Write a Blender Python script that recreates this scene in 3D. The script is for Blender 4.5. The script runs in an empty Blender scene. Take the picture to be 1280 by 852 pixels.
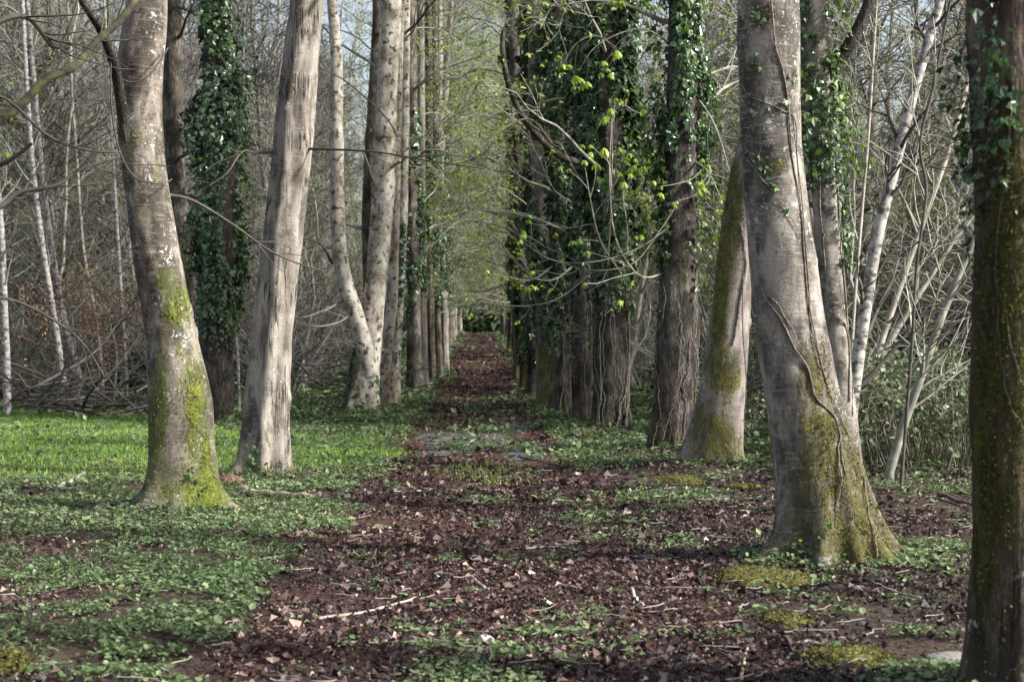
import bpy, math
import numpy as np
from math import radians, sin, cos, pi
from mathutils import Matrix, Vector, Euler

SC = bpy.context.scene
COL = SC.collection

# ------------------------------------------------------------------ camera
LENS = 60.0
F = 1280 * LENS / 36.0              # focal length in photo pixels
CAM = np.array([0.0, 0.0, 1.55])
YAW = math.atan(40 / F)
cam = bpy.data.cameras.new('camera')
cam.lens = LENS
cam.sensor_width = 36
cam.clip_start = 0.1
cam.clip_end = 3000
cam.dof.use_dof = True
cam.dof.focus_distance = 16.0
cam.dof.aperture_fstop = 4.0
camo = bpy.data.objects.new('camera', cam)
COL.objects.link(camo)
camo.location = CAM
camo.rotation_euler = (pi / 2, 0, -YAW)
SC.camera = camo

# ------------------------------------------------------------------ sky, sun, exposure
SUN_DIR = Vector((0.80, -0.27, 0.60)).normalized()     # towards the sun
world = bpy.data.worlds.new('World')
SC.world = world
world.use_nodes = True
wn = world.node_tree
wn.nodes.clear()
wo = wn.nodes.new('ShaderNodeOutputWorld')
bg = wn.nodes.new('ShaderNodeBackground')
sky = wn.nodes.new('ShaderNodeTexSky')
sky.sky_type = 'NISHITA'
sky.sun_disc = False
sky.sun_elevation = math.asin(SUN_DIR.z)
sky.sun_rotation = math.atan2(SUN_DIR.x, SUN_DIR.y)
sky.air_density = 1.0
sky.dust_density = 3.0
sky.ozone_density = 1.0
bg.inputs['Strength'].default_value = 0.112
bw = wn.nodes.new('ShaderNodeRGBToBW')                 # thin high cloud: the blue is mostly washed out
wmx = wn.nodes.new('ShaderNodeMix'); wmx.data_type = 'RGBA'; wmx.inputs[0].default_value = 0.42
wn.links.new(sky.outputs[0], bw.inputs[0]); wn.links.new(sky.outputs[0], wmx.inputs[6]); wn.links.new(bw.outputs[0], wmx.inputs[7])
wn.links.new(wmx.outputs[2], bg.inputs['Color'])
wn.links.new(bg.outputs[0], wo.inputs['Surface'])
sun = bpy.data.lights.new('sun', 'SUN')
sun.energy = 3.9
sun.angle = radians(6)
sun.color = (1.0, 0.985, 0.955)
suno = bpy.data.objects.new('sun', sun)
COL.objects.link(suno)
suno.rotation_euler = SUN_DIR.to_track_quat('Z', 'Y').to_euler()
SC.view_settings.view_transform = 'Standard'
SC.view_settings.look = 'None'
SC.view_settings.exposure = 1.28
SC.view_settings.gamma = 1.0
SC.view_settings.use_curve_mapping = False
SC.cycles.max_bounces = 5
SC.cycles.diffuse_bounces = 2
SC.cycles.transmission_bounces = 2

# ------------------------------------------------------------------ numeric helpers
cy_, sy_ = cos(YAW), sin(YAW)
def P(px, py, d):
    """world point seen at photo pixel (px, py) at depth d"""
    a = (px - 640) / F; b = -(py - 426) / F
    return CAM + d * np.array([a * cy_ + sy_, -a * sy_ + cy_, b])
def PROJ(V):
    q = V - CAM
    dep = q[:, 0] * sy_ + q[:, 1] * cy_
    lat = q[:, 0] * cy_ - q[:, 1] * sy_
    dep = np.maximum(dep, .1)
    return 640 + F * lat / dep, 426 - F * q[:, 2] / dep, dep

def _h(ix, iy, iz):
    n = (ix * 73856093) ^ (iy * 19349663) ^ (iz * 83492791)
    n = (n ^ (n >> 13)) * 1274126177
    n = n ^ (n >> 16)
    return (n & 0xffff) / 65535.0
def vnoise(p):
    p = np.asarray(p, float)
    i = np.floor(p).astype(np.int64); f = p - i
    u = f * f * (3 - 2 * f)
    r = 0
    for a in (0, 1):
        wx = u[..., 0] if a else 1 - u[..., 0]
        for b in (0, 1):
            wy = u[..., 1] if b else 1 - u[..., 1]
            for c in (0, 1):
                wz = u[..., 2] if c else 1 - u[..., 2]
                r = r + wx * wy * wz * _h(i[..., 0] + a, i[..., 1] + b, i[..., 2] + c)
    return r
def fbm(p, o=4):
    r = 0; a = .5; s = 0
    p = np.asarray(p, float)
    for k in range(o):
        r = r + a * vnoise(p * (2 ** k) + 17.3 * k); s += a; a *= .5
    return r / s
def n2(x, y, s, seed=0, o=3):
    x = np.asarray(x, float); y = np.asarray(y, float)
    return fbm(np.stack([x * s, y * s, np.full_like(x, seed * 7.77 + .5)], -1), o)

MOUNDS = []
def H0(x, y):
    x = np.asarray(x, float); y = np.asarray(y, float)
    q = y - 45
    z = .019 * .5 * (q + np.sqrt(q * q + 100))
    z = z - .05 * np.exp(-(x / 1.3) ** 2)
    z = z + .10 * (n2(x, y, .35, 3) - .5) + .035 * (n2(x, y, 1.7, 4) - .5)
    return z
def H(x, y):
    z = H0(x, y)
    for mx, my, r, h in MOUNDS:
        z = z + h * np.exp(-((x - mx) ** 2 + (y - my) ** 2) / (r * r))
    return z
def G(px, py):
    """where the ray through a photo pixel meets the ground"""
    d = 1.55 * F / max(py - 426, 6)
    for _ in range(30):
        p = P(px, py, d)
        z = float(H0(p[0], p[1]))
        d = d + (p[2] - z) / max((py - 426) / F, .004) * .6
        d = min(max(d, 5), 250)
    return P(px, py, d), d

def norm(v):
    return v / np.maximum(np.linalg.norm(v, axis=-1, keepdims=True), 1e-9)

def resample(pts, n):
    """smooth curve through control points, n samples"""
    pts = np.asarray(pts, float)
    e = np.vstack([2 * pts[0] - pts[1], pts, 2 * pts[-1] - pts[-2]])
    out = []
    t = np.linspace(0, len(pts) - 1 - 1e-6, n)
    for s in t:
        i = int(s); f = s - i
        a, b, c, d = e[i], e[i + 1], e[i + 2], e[i + 3]
        out.append(.5 * (2 * b + (c - a) * f + (2 * a - 5 * b + 4 * c - d) * f * f + (3 * b - a - 3 * c + d) * f ** 3))
    return np.array(out)

def tubes(Pp, R, k=3, cap=False):
    Pp = np.asarray(Pp, float); R = np.asarray(R, float)
    if Pp.ndim == 2: Pp = Pp[None]; R = R[None]
    if cap:
        Pp = np.concatenate([Pp[:, :1], Pp, Pp[:, -1:]], 1)
        z = np.zeros((len(R), 1)); R = np.concatenate([z, R, z], 1)
    m, n, _ = Pp.shape
    T = np.gradient(Pp, axis=1); T = norm(T)
    mean = norm(Pp[:, -1] - Pp[:, 0])
    ref = np.where(np.abs(mean[:, 2:3]) > .75, np.array([[1., .13, 0]]), np.array([[.05, .1, 1.]]))[:, None, :]
    A = norm(np.cross(T, np.broadcast_to(ref, T.shape))); B = np.cross(T, A)
    an = 2 * pi * np.arange(k) / k
    V = Pp[:, :, None, :] + R[:, :, None, None] * (np.cos(an)[:, None] * A[:, :, None, :] + np.sin(an)[:, None] * B[:, :, None, :])
    idx = np.arange(m * n * k).reshape(m, n, k)
    a = idx[:, :-1, :]; b = np.roll(idx, -1, 2)[:, :-1, :]; c = np.roll(idx, -1, 2)[:, 1:, :]; d = idx[:, 1:, :]
    Q = np.stack([a, b, c, d], -1).reshape(-1, 4)
    return V.reshape(-1, 3), Q

def grow(Pp, R, per, t0, t1, l0, l1, a0, a1, n, ratio, rend, up, wig, rng, taper=.5):
    Pp = np.asarray(Pp, float)
    m, npnt, _ = Pp.shape
    N = m * per
    idx = np.repeat(np.arange(m), per)
    t = t0 + (t1 - t0) * rng.random(N)
    s = np.minimum(t * (npnt - 1), npnt - 1.001); i = s.astype(int); f = (s - i)[:, None]
    p0 = Pp[idx, i]; p1 = Pp[idx, i + 1]
    pos = p0 * (1 - f) + p1 * f
    tan = norm(p1 - p0)
    rad = R[idx, i]
    q = rng.normal(size=(N, 3)); q = norm(q - (q * tan).sum(1, keepdims=True) * tan)
    a = rng.uniform(a0, a1, N)[:, None]
    d = tan * np.cos(a) + q * np.sin(a)
    L = (rng.uniform(l0, l1, N) * (1 - taper * t))[:, None]
    out = [pos]
    for k in range(n - 1):
        pos = pos + d * L / (n - 1); out.append(pos)
        d = norm(d + wig * rng.normal(size=(N, 3)) + np.array([0, 0, up]))
    out = np.stack(out, 1)
    r0 = np.maximum(rad * ratio, rend * 1.3)[:, None]
    rr = r0 + (rend - r0) * np.linspace(0, 1, n)[None] ** .8
    return out, rr

def basis(nrm, rng, yaw=None):
    nrm = norm(nrm)
    q = rng.normal(size=nrm.shape) if yaw is None else yaw
    x = norm(q - (q * nrm).sum(1, keepdims=True) * nrm)
    y = np.cross(nrm, x)
    return np.stack([x, y, nrm], -1)          # columns = local axes

def scatter(tv, tf, pos, Rm, scale):
    N = len(pos); T = len(tv)
    scale = np.asarray(scale, float)
    if scale.ndim == 1: scale = scale[:, None]
    tv = np.asarray(tv, float)
    loc = tv[None] * scale[:, None, :] if scale.shape[1] == 3 else tv[None] * scale[:, :, None]
    V = pos[:, None, :] + np.einsum('nij,ntj->nti', Rm, loc)
    Fc = (np.asarray(tf)[None] + (np.arange(N) * T)[:, None, None])
    return V.reshape(-1, 3), Fc.reshape(-1, len(tf[0]))

# leaf templates (length 1 along +y, lying in xy, normal +z)
IVY_V = [(0, 0, 0), (-.48, .18, -.06), (-.24, .52, .03), (0, 1, -.10), (.24, .52, .03), (.48, .18, -.06)]
IVY_F = [(0, 5, 4), (0, 4, 3), (0, 3, 2), (0, 2, 1)]
LEAF_V = [(0, 0, 0), (-.30, .45, .07), (0, 1, -.05), (.30, .45, .07)]
LEAF_F = [(0, 3, 2), (0, 2, 1)]
ROUND_V = [(0, 0, 0), (-.38, .25, .05), (-.40, .68, .05), (0, 1, -.03), (.40, .68, .05), (.38, .25, .05)]
ROUND_F = [(0, 5, 4), (0, 4, 3), (0, 3, 2), (0, 2, 1)]
CHIP_V = [(-.45, -.5, .0), (.45, -.42, .16), (.40, .5, .0), (-.38, .45, .2)]
CHIP_F = [(0, 1, 2), (0, 2, 3)]
BLADE_V = [(-.5, 0, 0), (.5, 0, 0), (.32, .12, .55), (-.32, .12, .55), (0, .42, 1)]
BLADE_F = [(0, 1, 2), (0, 2, 3), (3, 2, 4)]

# ------------------------------------------------------------------ mesh / object helpers
def mesh_of(name, V, faces, mat=None, attrs=None, smooth=True):
    V = np.asarray(V, np.float32)
    if not isinstance(faces, list): faces = [faces]
    faces = [np.asarray(f) for f in faces if len(f)]
    nl = sum(f.size for f in faces); npoly = sum(len(f) for f in faces)
    me = bpy.data.meshes.new(name)
    me.vertices.add(len(V)); me.vertices.foreach_set('co', V.ravel())
    me.loops.add(nl); me.loops.foreach_set('vertex_index', np.concatenate([f.ravel() for f in faces]).astype(np.int32))
    tot = np.concatenate([np.full(len(f), f.shape[1]) for f in faces])
    st = np.concatenate([[0], np.cumsum(tot)[:-1]])
    me.polygons.add(npoly)
    me.polygons.foreach_set('loop_start', st.astype(np.int32))
    me.polygons.foreach_set('loop_total', tot.astype(np.int32))
    me.polygons.foreach_set('use_smooth', np.full(npoly, smooth))
    if attrs:
        for k, v in attrs.items():
            a = me.attributes.new(k, 'FLOAT', 'POINT')
            a.data.foreach_set('value', np.asarray(v, np.float32))
    me.update(calc_edges=True)
    me.validate()
    if mat: me.materials.append(mat)
    return me

class Acc:
    def __init__(s): s.v = []; s.f = []; s.n = 0; s.a = {}
    def add(s, V, Fc, **attrs):
        s.v.append(np.asarray(V)); s.f.append(np.asarray(Fc) + s.n)
        for k, v in attrs.items():
            s.a.setdefault(k, []).append(np.broadcast_to(np.asarray(v, float), (len(V),)))
        s.n += len(V)
    def mesh(s, name, mat, off=(0, 0, 0), smooth=True):
        tri = [f for f in s.f if f.shape[1] == 3]; quad = [f for f in s.f if f.shape[1] == 4]
        fl = []
        if quad: fl.append(np.concatenate(quad))
        if tri: fl.append(np.concatenate(tri))
        at = {k: np.concatenate(v) for k, v in s.a.items()}
        return mesh_of(name, np.concatenate(s.v) - np.asarray(off), fl, mat, at, smooth)

def link(o, parent=None):
    COL.objects.link(o)
    if parent is not None: o.parent = parent
    return o
def tag(o, label=None, cat=None, group=None, kind=None):
    if label: o['label'] = label
    if cat: o['category'] = cat
    if group: o['group'] = group
    if kind: o['kind'] = kind
    return o
def obj(name, me, parent=None, loc=None, kind=None):
    o = bpy.data.objects.new(name, me)
    link(o, parent)
    if loc is not None: o.location = loc
    if kind: o['kind'] = kind
    return o
def thing(name, label, cat, loc, group=None):
    o = bpy.data.objects.new(name, None)
    o.empty_display_size = .2
    COL.objects.link(o); o.location = loc
    return tag(o, label, cat, group)
KIDS = {}
def copy_tree(o, parent=None):
    c = o.copy(); COL.objects.link(c)
    if parent is not None: c.parent = parent
    for ch in KIDS.get(o.name, ()): copy_tree(ch, c)
    return c
def index_kids(root):
    KIDS[root.name] = list(root.children)
    for c in root.children: index_kids(c)

# ------------------------------------------------------------------ materials
class NT:
    def __init__(s, name):
        s.m = bpy.data.materials.new(name); s.m.use_nodes = True
        s.t = s.m.node_tree; s.t.nodes.clear()
        s.out = s.t.nodes.new('ShaderNodeOutputMaterial')
    def n(s, typ, **kw):
        nd = s.t.nodes.new(typ)
        for k, v in kw.items():
            if k.startswith('i_'):
                key = k[2:].replace('_', ' ')
                nd.inputs[key].default_value = v
            else: setattr(nd, k, v)
        return nd
    def l(s, a, b): s.t.links.new(a, b)
    def coords(s, scale=(1, 1, 1)):
        tc = s.n('ShaderNodeTexCoord'); mp = s.n('ShaderNodeMapping')
        mp.inputs['Scale'].default_value = scale
        oi = s.n('ShaderNodeObjectInfo')
        ml = s.n('ShaderNodeMath', operation='MULTIPLY'); ml.inputs[1].default_value = 37.0
        s.l(oi.outputs['Random'], ml.inputs[0])
        s.l(ml.outputs[0], mp.inputs['Location'])
        s.l(tc.outputs['Object'], mp.inputs['Vector'])
        return mp.outputs[0]
    def noise(s, vec, scale, detail=4, rough=.55):
        nd = s.n('ShaderNodeTexNoise'); nd.inputs['Scale'].default_value = scale
        nd.inputs['Detail'].default_value = detail; nd.inputs['Roughness'].default_value = rough
        s.l(vec, nd.inputs['Vector']); return nd.outputs['Fac']
    def ramp(s, fac, stops):
        r = s.n('ShaderNodeValToRGB')
        el = r.color_ramp.elements
        while len(el) < len(stops): el.new(.5)
        for e, (p, c) in zip(el, stops):
            e.position = p; e.color = (*c, 1) if len(c) == 3 else c
        s.l(fac, r.inputs['Fac']); return r.outputs['Color']
    def mix(s, fac, a, b):
        m = s.n('ShaderNodeMix', data_type='RGBA')
        for sock, v in ((0, fac), (6, a), (7, b)):
            if isinstance(v, (int, float)): m.inputs[sock].default_value = v
            elif isinstance(v, tuple): m.inputs[sock].default_value = (*v, 1)
            else: s.l(v, m.inputs[sock])
        return m.outputs[2]
    def math(s, op, a, b=0., c=None, clamp=False):
        m = s.n('ShaderNodeMath', operation=op, use_clamp=clamp)
        for i, v in enumerate((a, b) if c is None else (a, b, c)):
            if isinstance(v, (int, float)): m.inputs[i].default_value = v
            else: s.l(v, m.inputs[i])
        return m.outputs[0]
    def smooth(s, v, lo, hi):
        m = s.n('ShaderNodeMapRange', interpolation_type='SMOOTHSTEP')
        m.inputs['From Min'].default_value = lo; m.inputs['From Max'].default_value = hi
        s.l(v, m.inputs['Value']); return m.outputs[0]
    def attr(s, name):
        a = s.n('ShaderNodeAttribute', attribute_name=name); return a.outputs['Fac']
    def bump(s, h, strength=.5, dist=.02, prev=None):
        b = s.n('ShaderNodeBump'); b.inputs['Strength'].default_value = strength; b.inputs['Distance'].default_value = dist
        s.l(h, b.inputs['Height'])
        if prev is not None: s.l(prev, b.inputs['Normal'])
        return b.outputs['Normal']
    def principled(s, col, rough=.8, nrm=None, spec=.3):
        b = s.n('ShaderNodeBsdfPrincipled')
        if isinstance(col, tuple): b.inputs['Base Color'].default_value = (*col, 1)
        else: s.l(col, b.inputs['Base Color'])
        if isinstance(rough, (int, float)): b.inputs['Roughness'].default_value = rough
        else: s.l(rough, b.inputs['Roughness'])
        b.inputs['Specular IOR Level'].default_value = spec
        if nrm is not None: s.l(nrm, b.inputs['Normal'])
        return b.outputs[0]
    def done(s, sh): s.l(sh, s.out.inputs['Surface']); return s.m

def mat_leaf(name, stops, rough=.5, spec=.4, trans=.35, tcol=None):
    t = NT(name)
    a = t.attr('tint')
    col = t.ramp(a, stops)
    p = t.principled(col, rough, None, spec)
    if trans <= 0: return t.done(p)
    tr = t.n('ShaderNodeBsdfTranslucent')
    if tcol:
        mx = t.n('ShaderNodeMix', data_type='RGBA', blend_type='MULTIPLY'); mx.inputs[0].default_value = 1
        t.l(col, mx.inputs[6]); mx.inputs[7].default_value = (*tcol, 1); t.l(mx.outputs[2], tr.inputs['Color'])
    else: t.l(col, tr.inputs['Color'])
    ms = t.n('ShaderNodeMixShader'); ms.inputs[0].default_value = trans
    t.l(p, ms.inputs[1]); t.l(tr.outputs[0], ms.inputs[2])
    return t.done(ms.outputs[0])

def mat_bark(name, c0, c1, c2, lichen=.0, lichen_col=(.50, .50, .46), furrow=0., band=0., moss_cols=((.035, .045, .008), (.16, .16, .02), (.30, .30, .05)), blotch=None, crack=0., streak=.6, stain=.8):
    """bark: streaky base colours, lichen discs, lenticel bands, moss where the 'moss' attribute says it grows"""
    t = NT(name)
    v = t.coords()
    vs = t.coords((1, 1, streak))
    vb = t.coords((1, 1, 5.5))
    n1 = t.noise(vs, 6, 9, .68)
    n2_ = t.noise(v, 2.0, 4, .6)
    f = t.math('ADD', t.math('MULTIPLY', n1, .6), t.math('MULTIPLY', n2_, .4))
    col = t.ramp(f, [(.40, c0), (.48, c1), (.53, tuple((a + b) / 2 for a, b in zip(c1, c2))), (.60, c2)])
    st = t.noise(t.coords((1, 1, .45)), 3.0, 7, .7)
    col = t.mix(t.math('MULTIPLY', t.smooth(st, .49, .60), stain), col, tuple(x * y for x, y in zip(c0, (.62, .68, .60))))
    fine = t.noise(v, 75, 4, .7)
    col = t.mix(t.math('MULTIPLY', t.smooth(fine, .48, .66), .45), col, c0)
    eye = t.n('ShaderNodeTexVoronoi'); eye.inputs['Scale'].default_value = 9
    t.l(t.coords((1, 1, 2.2)), eye.inputs['Vector'])
    esel = t.n('ShaderNodeSeparateColor'); t.l(eye.outputs['Color'], esel.inputs[0])
    em = t.math('MULTIPLY', t.smooth(eye.outputs['Distance'], .20, .08), t.math('LESS_THAN', esel.outputs[1], .16))
    col = t.mix(t.math('MULTIPLY', em, .75), col, (.03, .024, .02))
    h = t.math('ADD', t.math('MULTIPLY', fine, .35), t.math('MULTIPLY', n1, .9))
    if band:
        nb = t.noise(vb, 7, 4, .6)
        col = t.mix(t.math('MULTIPLY', t.smooth(nb, .52, .68), band), col, c2)
        h = t.math('ADD', h, t.math('MULTIPLY', nb, .5))
    if blotch:
        nb2 = t.noise(v, 9, 3, .5)
        col = t.mix(t.math('MULTIPLY', t.smooth(nb2, .57, .64), .9), col, blotch)
    if furrow:
        vf = t.coords((1, 1, .16))
        nf = t.noise(vf, 26, 4, .6)
        fr = t.math('ABSOLUTE', t.math('SUBTRACT', nf, .5))
        h = t.math('ADD', h, t.math('MULTIPLY', t.smooth(fr, 0, .12), furrow * 2.5))
        col = t.mix(t.math('MULTIPLY', t.smooth(fr, .09, .0), .55), col, tuple(x * .45 for x in c0))
    if crack:
        vc = t.coords((1, 1, .045))
        nc = t.noise(vc, 10, 5, .6)
        cr = t.smooth(t.math('ABSOLUTE', t.math('SUBTRACT', nc, .5)), .028, .004)
        cm = t.math('MULTIPLY', cr, t.smooth(t.noise(v, 1.6, 2), .45, .6))
        col = t.mix(t.math('MULTIPLY', cm, crack), col, (.025, .02, .016))
        h = t.math('SUBTRACT', h, t.math('MULTIPLY', cm, 2.5))
    if lichen:
        w = t.noise(v, 9, 3)
        nz_ = t.n('ShaderNodeTexNoise'); nz_.inputs['Scale'].default_value = 13; nz_.inputs['Detail'].default_value = 4; t.l(v, nz_.inputs['Vector'])
        va = t.n('ShaderNodeVectorMath', operation='MULTIPLY_ADD'); t.l(nz_.outputs['Color'], va.inputs[0]); va.inputs[1].default_value = (.16, .16, .16); t.l(v, va.inputs[2])
        patch = t.smooth(t.noise(v, 2.3, 2), .42, .58)
        for sc, th in ((11, .22), (27, .26), (48, .28)):
            vo = t.n('ShaderNodeTexVoronoi'); vo.inputs['Scale'].default_value = sc
            t.l(va.outputs[0], vo.inputs['Vector'])
            sel = t.n('ShaderNodeSeparateColor'); t.l(vo.outputs['Color'], sel.inputs[0])
            dd = t.math('ADD', vo.outputs['Distance'], t.math('MULTIPLY', t.math('SUBTRACT', w, .5), .5))
            m = t.math('MULTIPLY', t.smooth(dd, th + .05, th - .06), t.math('LESS_THAN', sel.outputs[0], lichen))
            col = t.mix(t.math('MULTIPLY', t.math('MULTIPLY', m, .85), patch), col, lichen_col)
    mo = t.attr('moss')
    mn = t.noise(t.coords((1, 1, .6)), 6, 8, .7)
    mm = t.smooth(t.math('ADD', mo, t.math('MULTIPLY', t.math('SUBTRACT', mn, .5), 4.6)), .42, .82)
    film = t.math('MULTIPLY', t.smooth(t.math('ADD', mo, t.math('MULTIPLY', t.math('SUBTRACT', t.noise(v, 4, 6, .65), .5), 2.6)), -.05, .85), .42)
    col = t.mix(film, col, tuple(x * .75 for x in moss_cols[1]))
    mm = t.math('MULTIPLY', mm, t.smooth(t.noise(t.coords((1, 1, .22)), 8, 6, .7), .40, .53))
    mt = t.noise(v, 45, 4, .7)
    mc = t.ramp(t.math('ADD', t.math('MULTIPLY', mt, .6), t.math('MULTIPLY', t.noise(v, 6, 2), .4)),
                [(.36, moss_cols[0]), (.52, moss_cols[1]), (.68, moss_cols[2])])
    mm = t.math('MULTIPLY', mm, t.math('ADD', t.math('MULTIPLY', t.smooth(t.noise(v, 22, 4, .65), .36, .56), .6), .38))
    col = t.mix(mm, col, mc)
    h = t.math('ADD', h, t.math('MULTIPLY', mm, t.math('ADD', t.math('MULTIPLY', mt, 1.6), .6)))
    nr = t.bump(h, .85, .014)
    return t.done(t.principled(col, .85, nr, .2))

def mat_plain(name, stops, scale=8, rough=.85, stretch=(1, 1, 1), bump=.4, spec=.25, detail=5):
    t = NT(name)
    v = t.coords(stretch)
    n = t.noise(v, scale, detail, .6)
    col = t.ramp(n, stops)
    return t.done(t.principled(col, rough, t.bump(n, bump, .02), spec))

M = {}
M['beech'] = mat_bark('beech_bark', (.055, .045, .036), (.145, .120, .096), (.30, .262, .215), lichen=.30, band=.4, moss_cols=((.045, .055, .008), (.15, .18, .022), (.29, .33, .06)))
M['beech_big'] = mat_bark('beech_bark_lichened', (.062, .054, .046), (.165, .145, .124), (.36, .325, .28), lichen=.30, band=.5, moss_cols=((.035, .032, .009), (.11, .10, .024), (.23, .21, .06)))
M['grey'] = mat_bark('grey_cracked_bark', streak=.2, c0=(.085, .073, .060), c1=(.22, .193, .162), c2=(.34, .305, .26), lichen=.10, band=.2, crack=.95)
M['pale'] = mat_bark('pale_bark', stain=.35, c0=(.15, .12, .085), c1=(.39, .345, .28), c2=(.68, .63, .55), lichen=.16, band=.45, blotch=(.06, .045, .022), lichen_col=(.7, .69, .64), moss_cols=((.04, .03, .007), (.12, .085, .02), (.20, .17, .03)))
M['dark'] = mat_bark('dark_rough_bark', (.034, .028, .024), (.080, .067, .058), (.18, .155, .135), furrow=.8, lichen=.04)
M['brown'] = mat_bark('brown_rough_bark', (.05, .042, .032), (.135, .115, .09), (.28, .25, .20), furrow=.45, lichen=.08, moss_cols=((.03, .035, .006), (.10, .105, .015), (.18, .19, .03)))
M['mossy'] = mat_bark('mossy_bark', (.06, .046, .036), (.13, .098, .075), (.22, .17, .13), lichen=.10, furrow=.3, crack=1., moss_cols=((.022, .024, .005), (.075, .075, .012), (.16, .15, .025)))
M['mossgreen'] = mat_bark('green_mossy_bark', (.14, .115, .10), (.24, .205, .18), (.36, .32, .29), lichen=.1, band=.3, moss_cols=((.035, .038, .007), (.12, .12, .02), (.24, .24, .05)))
M['twig'] = mat_plain('twig_bark', [(.3, (.12, .117, .09)), (.55, (.25, .242, .195)), (.75, (.42, .405, .34))], 6, .8)
M['twig_dark'] = mat_plain('dark_twig_bark', [(.3, (.045, .039, .034)), (.6, (.095, .084, .070)), (.8, (.16, .148, .126))], 6, .8)
M['twig_pale'] = mat_plain('pale_twig_bark', [(.3, (.20, .175, .14)), (.55, (.36, .32, .27)), (.75, (.52, .48, .42))], 6, .8)
M['twig_mid'] = mat_plain('grey_twig_bark', [(.3, (.08, .073, .065)), (.55, (.165, .152, .135)), (.75, (.27, .255, .23))], 6, .8)
M['birch'] = mat_plain('birch_bark', [(.38, (.08, .07, .06)), (.47, (.28, .26, .235)), (.62, (.47, .45, .42))], 9, .7, (1, 1, 1.6))
M['vine'] = mat_plain('vine_bark', [(.35, (.085, .07, .052)), (.5, (.17, .145, .115)), (.65, (.28, .25, .20))], 30, .9, bump=1.)
M['mosslimb'] = mat_plain('mossy_limb_bark', [(.38, (.03, .026, .020)), (.5, (.058, .052, .030)), (.62, (.09, .09, .03))], 9, .9)
M['ivy'] = mat_leaf('ivy_leaf', [(0, (.014, .034, .013)), (.45, (.042, .088, .033)), (.75, (.09, .155, .06)), (1, (.17, .25, .09))], .32, .6, .22, (1.6, 1.8, .8))
M['ivy_light'] = mat_leaf('light_ivy_leaf', [(0, (.04, .075, .02)), (.5, (.09, .15, .04)), (1, (.19, .27, .08))], .4, .45, .32, (1.4, 1.4, .8))
M['young'] = mat_leaf('young_leaf', [(0, (.13, .18, .03)), (.5, (.24, .32, .055)), (1, (.40, .46, .11))], .5, .3, .5)
M['chestnut'] = mat_leaf('chestnut_leaf', [(0, (.17, .27, .035)), (.5, (.30, .42, .06)), (1, (.45, .54, .11))], .5, .3, .45)
M['cover'] = mat_leaf('ground_cover_leaf', [(0, (.058, .095, .035)), (.5, (.135, .195, .08)), (1, (.29, .36, .165))], .5, .4, .3)
M['grass'] = mat_leaf('grass_blade', [(0, (.13, .24, .04)), (.5, (.23, .385, .065)), (.92, (.35, .50, .11)), (1, (.45, .46, .2))], .5, .35, .4)
M['litter'] = mat_leaf('dead_leaf', [(0, (.013, .010, .010)), (.35, (.036, .0215, .0195)), (.6, (.072, .039, .034)), (.84, (.145, .080, .064)), (1, (.38, .29, .23))], .55, .4, .1)
M['copper'] = mat_leaf('copper_leaf', [(0, (.28, .16, .10)), (.5, (.42, .27, .18)), (1, (.58, .42, .30))], .6, .3, .35)
M['evergreen'] = mat_leaf('evergreen_leaf', [(0, (.010, .022, .008)), (.5, (.025, .05, .018)), (1, (.06, .10, .035))], .4, .45, .15)
M['bramble'] = mat_leaf('bramble_leaf', [(0, (.045, .075, .03)), (.5, (.10, .14, .06)), (1, (.24, .28, .16))], .45, .45, .25)
M['moss'] = mat_plain('moss_cushion', [(.38, (.03, .028, .008)), (.5, (.085, .08, .018)), (.62, (.17, .16, .04))], 30, .95, bump=1.0)
M['stone'] = mat_plain('pale_stone', [(.3, (.24, .23, .21)), (.55, (.45, .44, .41)), (.75, (.62, .61, .58))], 14, .85)
M['stone_dark'] = mat_plain('grey_stone', [(.3, (.12, .115, .105)), (.55, (.24, .23, .21)), (.75, (.36, .35, .32))], 12, .9)
M['wood'] = mat_plain('bare_weathered_wood', [(.3, (.20, .14, .09)), (.5, (.40, .32, .23)), (.7, (.58, .50, .40))], 9, .8, (.3, 3, 3))
M['rotwood'] = mat_plain('rotten_wood', [(.36, (.04, .024, .016)), (.5, (.11, .066, .042)), (.64, (.22, .15, .10))], 10, .9, (3, 3, 1), bump=1)
M['petal'] = mat_plain('yellow_petal', [(.3, (.7, .5, .02)), (.7, (.85, .65, .03))], 5, .5)

def mat_ground(name, stops, scale):
    t = NT(name)
    v = t.coords()
    a = t.noise(v, scale, 8, .7); b = t.noise(v, scale * 7, 4, .7)
    f = t.math('ADD', t.math('MULTIPLY', a, .5), t.math('MULTIPLY', b, .5))
    col = t.ramp(f, stops)
    return t.done(t.principled(col, .9, t.bump(f, 1., .05), .2))
M['soil'] = mat_ground('forest_soil', [(.36, (.018, .013, .010)), (.48, (.045, .030, .022)), (.58, (.075, .055, .035)), (.70, (.09, .10, .045))], 3)
M['path'] = mat_ground('leaf_litter_path', [(.36, (.020, .011, .009)), (.50, (.060, .029, .022)), (.62, (.12, .058, .042)), (.74, (.20, .12, .085))], 4)
def mat_puddle():
    t = NT('wet_mud'); v = t.coords()
    a = t.noise(v, 5, 6, .6)
    col = t.ramp(a, [(.40, (.03, .029, .030)), (.62, (.11, .108, .11))])
    ro = t.smooth(a, .42, .6)
    return t.done(t.principled(col, t.math('ADD', t.math('MULTIPLY', ro, .5), .12), t.bump(a, .3, .02), .6))
M['puddle'] = mat_puddle()

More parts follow.
